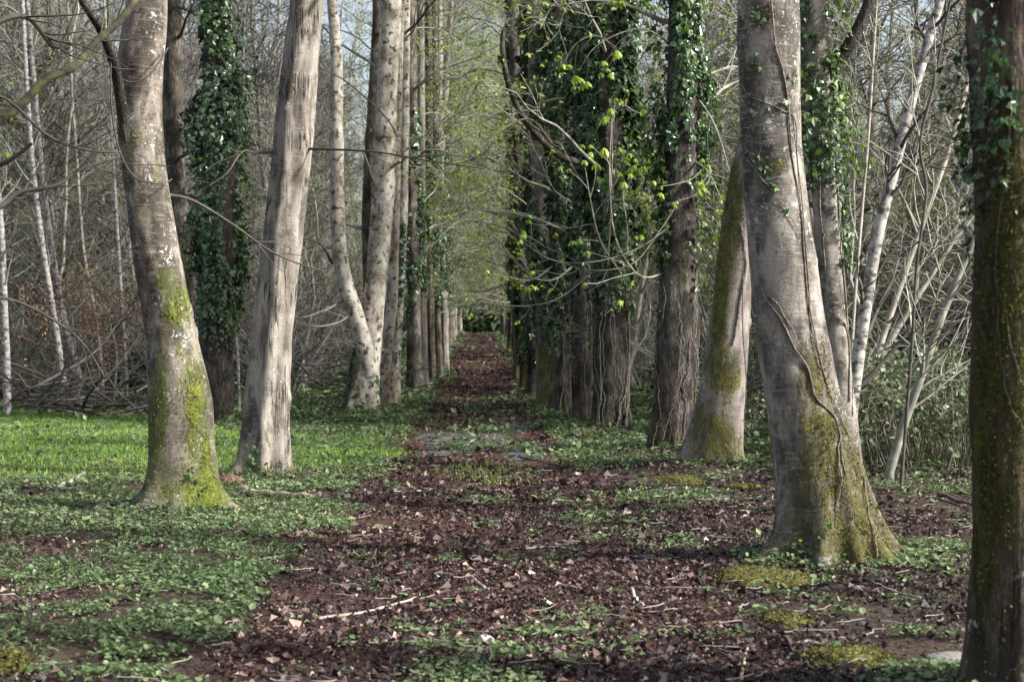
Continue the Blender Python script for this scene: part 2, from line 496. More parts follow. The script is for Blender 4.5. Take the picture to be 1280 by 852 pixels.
# ------------------------------------------------------------------ measured positions of the avenue trees
def base_of(px, py): return G(px, py)
POS = {}
for k, (px, py) in dict(L1=(228, 640), L2=(330, 597), L3=(452, 517), L4=(489, 507), L5=(519, 489), L6=(541, 474), L7=(557, 464),
                        R0=(1272, 872), R1=(1040, 706), R2=(886, 586), R3=(842, 566), R4=(762, 537), R5=(726, 526), R6=(700, 516),
                        S1=(271, 528)).items():
    POS[k] = G(px, py)
for k, r, h in (('L1', .7, .09), ('L2', .6, .08), ('L3', .9, .12), ('R1', .75, .10), ('R2', .8, .12), ('R3', .8, .1), ('R4', .8, .1), ('R0', .6, .05)):
    MOUNDS.append((POS[k][0][0], POS[k][0][1], r, h))

# ------------------------------------------------------------------ ground, path, puddles
def sheet(name, xs, ys, mat, dz, lab_kind='structure', zfun=None):
    X, Y = np.meshgrid(xs, ys)
    Z = H(X.ravel(), Y.ravel()) + dz
    V = np.stack([X.ravel(), Y.ravel(), Z], 1)
    ny, nx = X.shape
    i = np.arange(ny * nx).reshape(ny, nx)
    Q = np.stack([i[:-1, :-1], i[:-1, 1:], i[1:, 1:], i[1:, :-1]], -1).reshape(-1, 4)
    return V, Q
u = np.linspace(-1, 1, 181)
xs = 9 * u + 391 * np.abs(u) ** 5 * np.sign(u)
ys = np.concatenate([np.linspace(-60, 4, 17)[:-1], np.linspace(4, 40, 181)[:-1], np.geomspace(40, 900, 90)])
V, Q = sheet('ground', xs, ys, M['soil'], 0)
tag(obj('ground', mesh_of('ground', V, Q, M['soil'])), 'dark woodland soil under the trees', None, None, 'structure')
py_ = np.concatenate([np.linspace(2, 40, 153)[:-1], np.geomspace(40, 182, 120)])
pu = np.linspace(-1, 1, 25)
Yg = np.repeat(py_[:, None], 25, 1)
eL = -1.30 - .35 * (n2(py_, py_ * 0, .55, 11) - .5) * 2
eR = 1.45 + .45 * (n2(py_, py_ * 0 + 9, .5, 12) - .5) * 2
Xg = eL[:, None] + (eR - eL)[:, None] * (pu[None] + 1) / 2
Zg = H(Xg.ravel(), Yg.ravel()).reshape(Xg.shape) + .012 - .03 * (np.abs(pu[None]) > .99)
V = np.stack([Xg.ravel(), Yg.ravel(), Zg.ravel()], 1)
i = np.arange(V.shape[0]).reshape(len(py_), 25)
Q = np.stack([i[:-1, :-1], i[:-1, 1:], i[1:, 1:], i[1:, :-1]], -1).reshape(-1, 4)
tag(obj('path', mesh_of('path', V, Q, M['path'])), 'leaf-strewn woodland path running straight between the trees', None, None, 'structure')

PUDDLES = []
def puddle(px, py, rx, ry, seed, label):
    c, d = G(px, py)
    PUDDLES.append((c[0], c[1], rx, ry))
    a = np.linspace(0, 2 * pi, 40, endpoint=False)
    rr = .55 + .9 * fbm(np.stack([np.cos(a) * 1.3 + seed, np.sin(a) * 1.3, a * 0], 1), 3)
    V = [(0, 0, .03)]
    for s in (.5, 1.):
        x = c[0] + rx * rr * np.cos(a) * s; y = c[1] + ry * rr * np.sin(a) * s
        z = H(x, y) - c[2] + (.017 if s < 1 else .006)
        V += list(zip(x - c[0], y - c[1], z))
    V[0] = (0, 0, float(H(c[0], c[1])) - c[2] + .018)
    T = [(0, 1 + k, 1 + (k + 1) % 40) for k in range(40)]
    Qd = [(1 + k, 41 + k, 41 + (k + 1) % 40, 1 + (k + 1) % 40) for k in range(40)]
    me = mesh_of('puddle', np.array(V), [np.array(Qd), np.array(T)], M['puddle'])
    tag(obj('puddle', me, None, c), label, None, None, 'structure')
puddle(562, 563, .55, 1.5, 1.2, 'grey wet mud at the left of the path')
puddle(655, 566, .42, 2.2, 5.7, 'grey wet mud streak at the right of the path')
puddle(604, 547, .75, 2.4, 8.1, 'grey wet mud in the middle of the path')
puddle(548, 547, .45, 2.4, 3.3, 'grey wet mud farther back at the left of the path')
puddle(640, 536, .55, 3.5, 6.4, 'grey wet mud farthest down the path')

# ------------------------------------------------------------------ tree building
LEAN_MAX = 14.0
def trunk_geo(edges, d, top, seed, sides=40, dz=.04, bump=.05, flute=0, flute_n=7, flare=.45, lobes=5, lobe_h=.28, roots=(), moss=(), base_moss=.0, top_r=.3, up_lean=.35, zmax_fine=None, deep=.35, folds=.06, fold_n=9, fold_h=.35, nknots=14, knots=()):
    """edges: rows (py, left px, right px) measured on the trunk, at depth d. Returns verts, quads, moss, axis, radii"""
    rows = sorted(edges, key=lambda e: -e[0])
    C = []; R = []
    for py, l, r in rows:
        C.append(P((l + r) / 2, py, d)); R.append((r - l) / 2 * d / F)
    C = np.array(C); R = np.array(R)
    gx, gy = C[0][0], C[0][1]
    gz = float(H(gx, gy))
    zs = C[:, 2].copy()
    # upward continuation
    lean = (C[-1] - C[-3]) / max(zs[-1] - zs[-3], .1)
    zt = top
    n_ext = 6
    ez = np.linspace(zs[-1], zt, n_ext + 1)[1:]
    ex = np.array([C[-1] + lean * up_lean * (z - zs[-1]) for z in ez])
    er = R[-1] + (R[-1] * top_r - R[-1]) * (ez - zs[-1]) / (zt - zs[-1])
    zz = np.concatenate([[gz - deep], zs, ez]); xx = np.concatenate([[C[0][0]], C[:, 0], ex[:, 0]])
    yy = np.concatenate([[C[0][1]], C[:, 1], ex[:, 1]]); rr = np.concatenate([[R[0]], R, er])
    o = np.argsort(zz); zz, xx, yy, rr = zz[o], xx[o], yy[o], rr[o]
    zf = zs[-1] + .4 if zmax_fine is None else zmax_fine
    zg = np.concatenate([np.arange(gz - deep, min(zf, zt), dz), np.linspace(min(zf, zt), zt, 22)[1:] if zf < zt else []])
    # smooth interpolation on an even grid, then sample
    ze = np.arange(zz[0], zz[-1] + .02, .02)
    def sm(a, w):
        v = np.interp(ze, zz, a)
        k = np.hanning(2 * w + 1); k /= k.sum()
        return np.interp(zg, ze, np.convolve(np.pad(v, w, mode='edge'), k, 'valid'))
    w = 9
    ax = np.stack([sm(xx, w), sm(yy, w), zg], 1); ar = sm(rr, w)
    th = np.linspace(0, 2 * pi, sides, endpoint=False)
    hgt = zg - gz
    TH, HG = np.meshgrid(th, hgt)
    cx, sx = np.cos(TH), np.sin(TH)
    n_lo = fbm(np.stack([cx * .9 + seed, sx * .9 + 3.1 * seed, HG * 1.5], -1), 3) - .5
    n_hi = fbm(np.stack([cx * 3 + seed, sx * 3, HG * 6 + seed], -1), 3) - .5
    rad = ar[:, None] * (1 + bump * 2.2 * n_lo + bump * .8 * n_hi)
    if flute:
        ph = 1.3 * (fbm(np.stack([HG * .5 + seed, HG * 0, HG * 0], -1), 2) - .5)
        rad = rad * (1 + flute * np.cos(flute_n * TH + 4 * ph + 3 * n_lo + seed))
    lob = .35 + .65 * np.maximum(0, np.cos(lobes * (TH + .4 * np.sin(seed * 3 + TH)) + seed)) ** 1.5 * (.5 + 1.0 * vnoise(np.stack([cx * 1.2 + seed, sx * 1.2, HG * 0], -1)))
    rad = rad + R[0] * flare * lob * np.exp(-np.maximum(HG, -.15) / lobe_h)
    rad = rad + R[0] * folds * np.cos(fold_n * TH + 5 * n_lo + seed) * np.exp(-np.maximum(HG, 0) / fold_h) * (.5 + lob * .5)
    for (ang, ln, wd, hh) in roots:
        dd = np.angle(np.exp(1j * (TH - radians(ang))))
        rad = rad + ln * np.exp(-(dd / wd) ** 2) * np.exp(-np.maximum(HG, -.2) / hh)
    krng = np.random.default_rng(int(seed * 10))
    for _ in range(nknots):
        kth = krng.uniform(-pi, pi); kz = krng.uniform(gz + .5, zf); ks = krng.uniform(.03, .08); ka = krng.uniform(.010, .034)
        dd = np.angle(np.exp(1j * (TH - kth))) * ar[:, None]; q = (dd ** 2 + ((zg[:, None] - kz) * 1.4) ** 2) / ks ** 2
        rad = rad + ka * (np.exp(-q) - .8 * np.exp(-q * 6))
    for (kx, ky, ks, ka) in knots:
        kp = P(kx, ky, d); i0 = np.argmin(np.abs(zg - kp[2])); off = np.clip((kp[0] - ax[i0, 0]) / ar[i0], -.98, .98)
        kth = -math.acos(off)
        dd = np.angle(np.exp(1j * (TH - kth))) * ar[:, None]; dzk = zg[:, None] - kp[2]
        q = (dd ** 2 + dzk ** 2) / ks ** 2
        rad = rad + ka * (np.exp(-q) - .9 * np.exp(-q * 5))
    V = np.stack([ax[:, 0:1] + rad * cx, ax[:, 1:2] + rad * sx, np.repeat(zg[:, None], sides, 1)], -1)
    ms = np.zeros_like(rad) - .42
    ms = ms + base_moss * np.exp(-np.maximum(HG, 0) / .45) * (.6 + 1.6 * n_lo + .4)
    px, pyy, _ = PROJ(V.reshape(-1, 3)); px = px.reshape(rad.shape); pyy = pyy.reshape(rad.shape)
    for (mx, my, sx_, sy2, st) in moss:
        front = np.clip(.6 - sx, 0, 1)
        ms = ms + 1.15 * st * front * np.exp(-((px - mx) / sx_) ** 2 - ((pyy - my) / sy2) ** 2)
    nz = len(zg)
    idx = np.arange(nz * sides).reshape(nz, sides)
    Q = np.stack([idx[:-1], np.roll(idx, -1, 1)[:-1], np.roll(idx, -1, 1)[1:], idx[1:]], -1).reshape(-1, 4)
    return V.reshape(-1, 3), Q, ms.ravel(), ax, ar, np.array([gx, gy, gz])

def branch_mesh(main, mr, rng, sub=(), k0=7, k=3, mat='twig', off=(0, 0, 0), young=None):
    """one limb with its side twigs. sub: list of grow() argument tuples applied level by level"""
    A = Acc()
    V, Q = tubes(main, mr, k0); A.add(V, Q)
    lv = [(np.asarray(main)[None], np.asarray(mr)[None])]
    for s in sub:
        c = grow(lv[-1][0], lv[-1][1], *s, rng)
        V, Q = tubes(c[0], c[1], k); A.add(V, Q); lv.append(c)
    return A.mesh('branch', M[mat], off), lv

def leaves_mesh(ends, size, rng, mat, n=3, spread=.08, tmpl=(LEAF_V, LEAF_F), off=(0, 0, 0), droop=-.3):
    N = len(ends)
    pos = np.repeat(ends, n, 0) + rng.normal(size=(N * n, 3)) * spread
    nr = rng.normal(size=(N * n, 3)) * .6 + np.array([0, 0, .7])
    B = basis(nr, rng)
    V, T = scatter(*tmpl, pos, B, size * rng.uniform(.6, 1.35, N * n))
    a = Acc(); a.add(V, T, tint=np.repeat(rng.random(N * n), len(tmpl[0])))
    return a.mesh('leaves', M[mat], off, smooth=False)

def ivy_mesh(ax, ar, z0, z1, thick, count, size, seed, mat='ivy', off=(0, 0, 0), gaps=.35, ragged=True, thick_lo=None, side=None):
    rng = np.random.default_rng(seed)
    z = rng.uniform(z0, z1, count); th = rng.uniform(0, 2 * pi, count)
    if side is not None:
        th = np.where(rng.random(count) < .7, side + rng.normal(size=count) * .8, th)
    f = (z - z0) / (z1 - z0)
    nse = fbm(np.stack([np.cos(th) * 1.1 + seed, np.sin(th) * 1.1, z * .9], -1), 4)
    cl = np.clip((nse - gaps) / (.75 - gaps), 0, 1.3)
    keep = rng.random(count) < np.clip(cl * 3, 0, 1)
    if ragged: keep &= rng.random(count) < np.clip(f * 5, .15, 1)
    z, th, cl, f = z[keep], th[keep], cl[keep], f[keep]
    th_k = thick * (.35 + .65 * np.clip(f * 3, 0, 1)) if thick_lo is None else thick_lo + (thick - thick_lo) * f
    r = np.interp(z, ax[:, 2], ar) * 1.02 + .01 + th_k * cl * rng.random(len(z)) ** .6
    cxx = np.interp(z, ax[:, 2], ax[:, 0]); cyy = np.interp(z, ax[:, 2], ax[:, 1])
    out = np.stack([np.cos(th), np.sin(th), z * 0], 1)
    pos = np.stack([cxx, cyy, z], 1) + out * r[:, None]
    nr = out + rng.normal(size=pos.shape) * .45 + np.array([0, 0, .35])
    yaw = np.cross(np.array([0, 0, -1.]) + rng.normal(size=pos.shape) * .5, norm(nr))
    B = basis(nr, rng, yaw)
    V, T = scatter(IVY_V, IVY_F, pos, B, size * np.clip(rng.lognormal(-.12, .38, len(pos)), .3, 1.9))
    a = Acc(); a.add(V, T, tint=np.repeat(np.clip(rng.normal(.40, .24, len(pos)) + .5 * (fbm(pos * 1.3, 2) - .5), 0, 1), 6))
    return a.mesh('ivy', M[mat], off, smooth=False)

def vine_path(ax, ar, pts, d, lift=.026, n=40):
    """a climbing stem through photo points on the front of a trunk"""
    w = []
    Vf, fx, fy = BARK
    for px, py in pts:
        near = np.argmin((fx - px) ** 2 + (fy - py) ** 2)
        if (fx[near] - px) ** 2 + (fy[near] - py) ** 2 < 64:
            w.append(Vf[near] + np.array([0, -lift * .35, 0])); continue
        p = P(px, py, d)
        i = np.argmin(np.abs(ax[:, 2] - p[2])); o = (p[0] - ax[i, 0]) / ar[i]
        if abs(o) < 1.0:
            p[1] = ax[i, 1] - ar[i] * math.sqrt(max(0, 1 - o * o)) * 1.04 - lift
            p[0] = p[0] * (p[1] / d)
            p[2] = CAM[2] + (p[2] - CAM[2]) * (p[1] / d)
        w.append(p)
    r_ = resample(w, n); r_[:, 0] += .004 * np.sin(np.linspace(0, 31, n)) ; return r_

SUBS = [(6, .25, .98, .5, 1.3, .5, 1.1, 5, .55, .006, .05, .18), (5, .2, 1., .25, .7, .5, 1.1, 4, .6, .004, .05, .2)]
def crown(root, ax, ar, rng, n, z0, z1, l0, l1, mat='twig', subs=None, up=.02, az=None, leaf=None, leaf_n=2, leaf_size=.07, rr=.32, every_leaf=1., elev=(0.1, .7)):
    """limbs leaving the trunk axis between heights z0 and z1, each one part"""
    base = np.array(root.location)
    ends = []
    for k in range(n):
        z = rng.uniform(z0, z1)
        c = np.array([np.interp(z, ax[:, 2], ax[:, 0]), np.interp(z, ax[:, 2], ax[:, 1]), z]); r = np.interp(z, ax[:, 2], ar)
        a = rng.uniform(0, 2 * pi) if az is None else az + rng.normal() * .7
        e = rng.uniform(*elev)
        dr = np.array([cos(a) * cos(e), sin(a) * cos(e), sin(e)])
        L = rng.uniform(l0, l1); pts = [c]; p = c + dr * r * .5
        nseg = 9
        for s in range(nseg):
            p = p + dr * L / nseg; pts.append(p)
            dr = norm(dr + rng.normal(size=3) * .20 + np.array([0, 0, up * (1 if s > 4 else -1)]))
        main = np.array(pts); r0 = min(max(.012, r * rr * rng.uniform(.3, 1.0)), .045)
        mr = r0 + (.005 - r0) * np.linspace(0, 1, len(main)) ** .6
        me, lv = branch_mesh(main, mr, rng, subs or SUBS, 6, 3, mat, base)
        b = obj('branch', me, root)
        if rng.random() < every_leaf: ends.append(lv[-1][0][:, -1])
    if leaf and ends:
        e = np.concatenate(ends)
        obj('leaves', leaves_mesh(e, leaf_size, rng, leaf, leaf_n, .06, off=base), root, kind='stuff')

def moss_tufts(root, V, ms, ax, g, n, seed, mat):
    rng = np.random.default_rng(seed)
    w = np.clip(ms + 2.6 * (fbm(V * np.array([5, 5, 3.]), 4) - .5) - .22, 0, .6) * (V[:, 2] > g[2] - .03)
    if w.sum() <= 0: return
    sel = rng.choice(len(V), n, p=w / w.sum()); pos = V[sel] + rng.normal(size=(n, 3)) * .013
    cen = np.stack([np.interp(pos[:, 2], ax[:, 2], ax[:, 0]), np.interp(pos[:, 2], ax[:, 2], ax[:, 1]), pos[:, 2]], 1)
    B = basis(norm(pos - cen) + rng.normal(size=pos.shape) * .7 + np.array([0, 0, -.2]), rng)
    Vt, T = scatter(LEAF_V, LEAF_F, pos, B, rng.uniform(.007, .022, n)); a = Acc(); a.add(Vt, T, tint=np.repeat(rng.random(n), 4))
    obj('moss', a.mesh('moss', M[mat], g, False), root, kind='stuff')
M['moss_lime'] = mat_leaf('lime_moss_tuft', [(0, (.05, .055, .01)), (.5, (.14, .16, .025)), (1, (.27, .30, .06))], .9, .1, .25)
M['moss_olive'] = mat_leaf('olive_moss_tuft', [(0, (.035, .034, .010)), (.5, (.095, .09, .028)), (1, (.20, .185, .06))], .9, .1, .25)
M['moss_dark'] = mat_leaf('dark_moss_tuft', [(0, (.025, .027, .006)), (.5, (.075, .078, .014)), (1, (.17, .165, .03))], .9, .1, .25)
def tree(key, name, label, edges, bark, top, seed, d=None, group=None, tufts=0, tuft_mat='moss_olive', **kw):
    dd = d if d is not None else POS[key][1]
    V, Q, ms, ax, ar, g = trunk_geo(edges, dd, top, seed, **kw)
    root = thing(name, label, 'tree', g, group)
    global BARK
    cy2 = np.interp(V[:, 2], ax[:, 2], ax[:, 1]); fr = V[V[:, 1] < cy2 + .01]; fxx, fyy, _ = PROJ(fr); BARK = (fr, fxx, fyy)
    me = mesh_of('trunk', V - g, Q, M[bark], {'moss': ms})
    obj('trunk', me, root)
    if tufts: moss_tufts(root, V, ms, ax, g, tufts, int(seed * 9), tuft_mat)
    return root, ax, ar, dd, g

def px_limb(root, pts, d, r0, r1, mat='twig_dark', sub=None, seed=1, n=18, k0=7, name='branch', kind=None):
    """limb through photo points; each point (px, py, depth offset)"""
    rng = np.random.default_rng(seed)
    main = resample([P(a, b, d + c) for a, b, c in pts], n)
    me, lv = branch_mesh(main, np.linspace(r0, r1, n), rng, sub or [], k0, 3, mat, np.array(root.location))
    return obj(name, me, root, kind=kind), lv

# ---- left beech, nearest on the left
root, ax, ar, d, g = tree('L1', 'beech_tree', 'leaning beech with yellow-green moss patches and lichen, nearest tree left of the path',
    [(0, 160, 209), (40, 152, 208), (75, 147, 204), (120, 146, 202), (170, 148, 203), (220, 154, 208), (270, 160, 216), (320, 167, 226), (370, 176, 235), (420, 182, 246), (470, 184, 260), (510, 185, 266), (560, 186, 268), (610, 186, 268), (640, 186, 268)],
    'beech', 13, 1.7, tufts=5000, tuft_mat='moss_lime', sides=56, dz=.03, bump=.06, flare=.42, lobes=4, lobe_h=.18, folds=.14, fold_n=6,
    roots=((-32, .30, .26, .14), (192, .20, .3, .10), (-85, .12, .25, .12), (-140, .08, .2, .12), (90, .15, .5, .15)),
    moss=((225, 385, 19, 28, 1.5), (203, 345, 16, 22, .85), (240, 480, 22, 50, .95), (200, 470, 14, 58, .8), (195, 540, 15, 45, .9), (250, 560, 20, 50, .85), (262, 640, 26, 40, 1.5), (215, 612, 40, 30, .6), (158, 200, 8, 40, .6), (172, 170, 12, 16, .7), (180, 270, 12, 20, .6), (196, 215, 8, 20, .5)),
    base_moss=.55, knots=((222, 385, .07, .03), (170, 95, .09, .02), (178, 85, .05, .02), (183, 385, .04, .02), (172, 285, .05, .015)))
px_limb(root, [(158, 175, -.15), (152, 130, -.3), (143, 80, -.5), (128, 40, -.7), (108, 8, -.9), (85, -30, -1.1)], d, .055, .035, 'dark', None, 3)
px_limb(root, [(140, 60, -.6), (138, 100, -.5), (141, 150, -.45), (150, 190, -.4), (165, 218, -.38), (185, 228, -.35), (204, 229, -.3), (215, 224, -.1)], d, .009, .006, 'twig_dark', None, 4, 24, 5, 'vine')
px_limb(root, [(210, 60, -.1), (198, 80, -.35), (183, 97, -.4), (165, 103, -.4), (150, 97, -.35), (144, 85, -.3)], d, .008, .006, 'twig_dark', None, 5, 18, 5, 'vine')
px_limb(root, [(206, 243, 0), (240, 250, .2), (290, 280, .4), (335, 312, .5), (375, 330, .6), (410, 340, .8)], d, .016, .006, 'twig_dark', [(4, .3, .95, .3, .8, .5, 1., 4, .6, .003, .05, .15)], 6)
crown(root, ax, ar, np.random.default_rng(31), 9, 4.6, 12, 2.0, 4.0)
rng = np.random.default_rng(8)
pos = np.array([P(rng.normal(232, 10), rng.uniform(585, 640), d - .27 - rng.random() * .05) for _ in range(60)])
B = basis(np.tile([0, -1, .3], (60, 1)) + rng.normal(size=(60, 3)) * .4, rng)
V, T = scatter(IVY_V, IVY_F, pos, B, rng.uniform(.03, .06, 60)); a = Acc(); a.add(V, T, tint=np.repeat(rng.random(60), 6))
obj('ivy', a.mesh('ivy', M['ivy'], g), root, kind='stuff')

# ---- second tree on the left, grey, split bark
root, ax, ar, d, g = tree('L2', 'beech_tree', 'slanting grey tree with long bark cracks and a fluted foot, second on the left',
    [(0, 363, 405), (50, 357, 400), (100, 351, 396), (150, 346, 392), (200, 342, 387), (250, 336, 381), (300, 329, 376), (350, 323, 371), (400, 316, 366), (450, 311, 363), (500, 305, 361), (550, 301, 360), (597, 300, 358)],
    'grey', 13, 4.2, sides=56, dz=.03, bump=.05, flute=.075, flute_n=6, folds=.1, fold_n=7, fold_h=1.0, flare=.28, lobes=6, lobe_h=.14, roots=((200, .06, .4, .1), (-50, .06, .35, .15)),
    base_moss=.55, knots=((382, 180, .09, .03), (352, 350, .05, .02), (372, 90, .05, .015)), moss=((315, 590, 14, 20, .5), (340, 595, 30, 10, .6)))
px_limb(root, [(352, 75, -.2), (349, 90, -.24), (347, 102, -.26)], d, .016, .008, 'twig_dark', None, 3)
px_limb(root, [(382, 186, 0), (420, 187, -.4), (470, 190, -.8), (530, 200, -1.2), (605, 211, -1.6)], d, .017, .006, 'twig_dark', [(5, .3, .95, .3, .9, .4, 1., 4, .6, .004, .06, .15)], 7)
px_limb(root, [(347, 190, 0), (320, 191, -.1), (302, 190, -.2), (285, 215, -.4), (262, 232, -.5)], d, .018, .006, 'twig_dark', [(4, .3, .95, .3, .7, .4, 1., 4, .6, .004, .06, .15)], 8)
crown(root, ax, ar, np.random.default_rng(32), 9, 5.2, 12, 2.0, 4.0)
rng = np.random.default_rng(9)
pos = np.array([P(rng.normal(318, 8), rng.uniform(555, 600), d - .30 - rng.random() * .05) for _ in range(45)])
B = basis(np.tile([0, -1, .3], (45, 1)) + rng.normal(size=(45, 3)) * .4, rng)
V, T = scatter(IVY_V, IVY_F, pos, B, rng.uniform(.03, .06, 45)); a = Acc(); a.add(V, T, tint=np.repeat(rng.random(45), 6))
obj('ivy', a.mesh('ivy', M['ivy'], g), root, kind='stuff')

# ---- ivy-clad conifer and its thin neighbour behind the two left trees
root, ax, ar, d, g = tree('S1', 'ivy_clad_tree', 'dark rough-barked trunk wrapped in ivy between the two nearest left trees',
    [(0, 255, 290), (100, 254, 292), (200, 253, 293), (300, 250, 293), (400, 249, 292), (470, 249, 291), (528, 250, 290)],
    'dark', 16, 6.1, sides=40, dz=.05, bump=.04, flare=.2, lobe_h=.2, base_moss=.9)
obj('ivy', ivy_mesh(ax, ar, 1.35, 9.0, .50, 17000, .085, 61, 'ivy', g, .41), root, kind='stuff')
obj('ivy', ivy_mesh(ax, ar, 1.9, 9.0, .95, 6500, .08, 161, 'ivy', g, .46), root, kind='stuff')
px_limb(root, [(262, 290, 0), (245, 283, -.5), (228, 290, -.9)], d, .02, .008, 'twig_dark', [(5, .2, .9, .3, .8, .4, 1., 4, .6, .005, -.05, .1)], 7)
crown(root, ax, ar, np.random.default_rng(33), 12, 4, 15, 1.5, 3.2, 'twig_dark')
root, ax, ar, d, g = tree('S2', 'conifer_tree', 'slim rough-barked trunk partly hidden behind the nearest left beech',
    [(0, 207, 227), (60, 204, 228), (130, 203, 229), (200, 207, 231), (280, 212, 236), (340, 220, 243), (420, 228, 252), (530, 238, 262)],
    'brown', 15, 7.3, d=POS['S1'][1] + 1.0, sides=36, dz=.05, bump=.05, flare=.2)
crown(root, ax, ar, np.random.default_rng(34), 8, 5, 14, 1.5, 3.0, 'twig_dark')

# ---- pale multi-stemmed tree on the left
root, ax, ar, d, g = tree('L3', 'multistem_tree', 'pale-barked tree with a curved side stem, third on the left',
    [(0, 474, 503), (50, 474, 500), (100, 472, 498), (150, 469, 496), (200, 466, 494), (250, 464, 492), (300, 460, 489), (350, 456, 484), (400, 450, 480), (450, 442, 476), (490, 434, 474), (517, 430, 474)],
    'pale', 15, 9.4, tufts=2500, tuft_mat='moss_dark', sides=48, dz=.05, bump=.06, flare=.35, lobes=5, lobe_h=.3, base_moss=1.0, flute=.04, flute_n=4,
    moss=((480, 165, 8, 9, .9), (478, 65, 7, 8, .8), (470, 300, 10, 14, .8), (466, 345, 12, 12, .9), (470, 235, 8, 8, .7), (490, 15, 9, 10, .9), (445, 470, 12, 50, .7), (455, 420, 8, 30, .7)))
E = resample([P(462, 470, d - .12), P(456, 432, d - .14), P(446, 396, d - .16), P(434, 362, d - .16), (P(424, 310, d - .15)), P(422, 250, d - .2), P(421, 150, d - .2), P(420, 60, d - .1), P(414, -10, d), P(408, -120, d + .2), P(398, -300, d + .3)], 60)
RR = np.interp(np.linspace(0, 1, 60), [0, .12, .22, .35, .6, 1], [.21, .20, .18, .155, .14, .06])
V, Q = tubes(E, RR, 20); V = V + norm(V - np.repeat(E, 20, 0)) * ((fbm(V * 3, 3) - .5) * .04)[:, None]
obj('stem', mesh_of('stem', V - g, Q, M['pale'], {'moss': np.full(len(V), -.35)}), root)
E = resample([P(470, 440, d + .4), P(466, 400, d + .4), P(462, 330, d + .4), P(460, 270, d + .4), P(463, 180, d + .5), P(470, 60, d + .6), P(474, -100, d + .7)], 40)
V, Q = tubes(E, np.linspace(.18, .09, 40), 16); V = V + norm(V - np.repeat(E, 16, 0)) * ((fbm(V * 3, 3) - .5) * .04)[:, None]
obj('stem', mesh_of('stem', V - g, Q, M['brown'], {'moss': np.full(len(V), -.2)}), root)
obj('ivy', ivy_mesh(ax, ar, g[2] + .02, g[2] + 1.3, .05, 1400, .07, 71, 'ivy', g, .42, False), root, kind='stuff')
px_limb(root, [(400, 85, -1.), (430, 100, -.6), (460, 125, -.45), (485, 150, -.4), (497, 172, -.3)], d, .012, .02, 'twig_dark', None, 11)
px_limb(root, [(468, 228, -.3), (458, 200, -.5), (447, 170, -.6), (437, 155, -.8)], d, .016, .008, 'twig', [(4, .3, .95, .3, .9, .4, 1., 4, .6, .005, .06, .15)], 12)
px_limb(root, [(415, 330, -.1), (405, 310, -.3), (390, 300, -.5), (372, 298, -.6)], d, .03, .012, 'twig_dark', [(4, .3, .95, .5, 1.2, .4, 1., 4, .6, .005, .06, .15)], 13)
px_limb(root, [(430, 375, 0), (405, 388, -.5), (370, 398, -1.), (330, 390, -1.4)], d, .03, .012, 'twig', [(6, .2, .95, .5, 1.5, .4, 1., 5, .6, .006, .0, .15)], 14)
px_limb(root, [(446, 385, 0), (425, 402, -.5), (395, 408, -1.), (365, 402, -1.3)], d, .025, .012, 'twig', [(6, .2, .95, .5, 1.5, .4, 1., 5, .6, .006, .0, .15)], 15)
crown(root, ax, ar, np.random.default_rng(35), 16, 3.5, 14, 2.0, 4.2, 'twig', None, leaf='young', leaf_n=1, leaf_size=.07, every_leaf=.4)

root, ax, ar, d, g = tree('L4', 'pale_tree', 'pale slim trunk with moss bands right behind the curved multi-stem tree',
    [(0, 500, 513), (100, 500, 512), (150, 499, 512), (200, 497, 511), (260, 496, 510), (330, 492, 507), (400, 486, 504), (450, 481, 501), (507, 476, 500)],
    'pale', 15, 11.9, sides=36, dz=.06, bump=.06, flare=.3, lobe_h=.3, base_moss=.9,
    moss=((503, 60, 6, 20, .8), (502, 130, 6, 14, .8), (498, 330, 8, 18, .9), (492, 400, 10, 20, .9), (488, 460, 10, 30, .8), (503, 205, 5, 9, .8)))
obj('ivy', ivy_mesh(ax, ar, g[2] + .8, g[2] + 4.2, .16, 2600, .09, 72, 'ivy', g, .45, True, side=3.6), root, kind='stuff')
px_limb(root, [(508, 40, 0), (520, 30, -.5), (534, 12, -1.), (552, -10, -1.5)], d, .035, .015, 'twig_dark', [(5, .2, .95, .5, 1.2, .4, 1., 4, .6, .006, .06, .15)], 16)
crown(root, ax, ar, np.random.default_rng(36), 16, 3.5, 14, 2.0, 4.2, 'twig', None, leaf='young', leaf_n=1, leaf_size=.08, every_leaf=.4)
root, ax, ar, d, g = tree('L4b', 'pale_tree', 'thin whitish trunk squeezed behind the mossy pale pair on the left',
    [(0, 488, 506), (150, 487, 502), (260, 486, 500), (380, 482, 497), (440, 476, 490), (509, 468, 486)],
    'pale', 14, 12.7, d=POS['L4'][1] - 1.6, sides=30, dz=.07, bump=.06, flare=.3, base_moss=.7)
crown(root, ax, ar, np.random.default_rng(37), 10, 4.5, 13, 2.0, 3.6, 'twig')

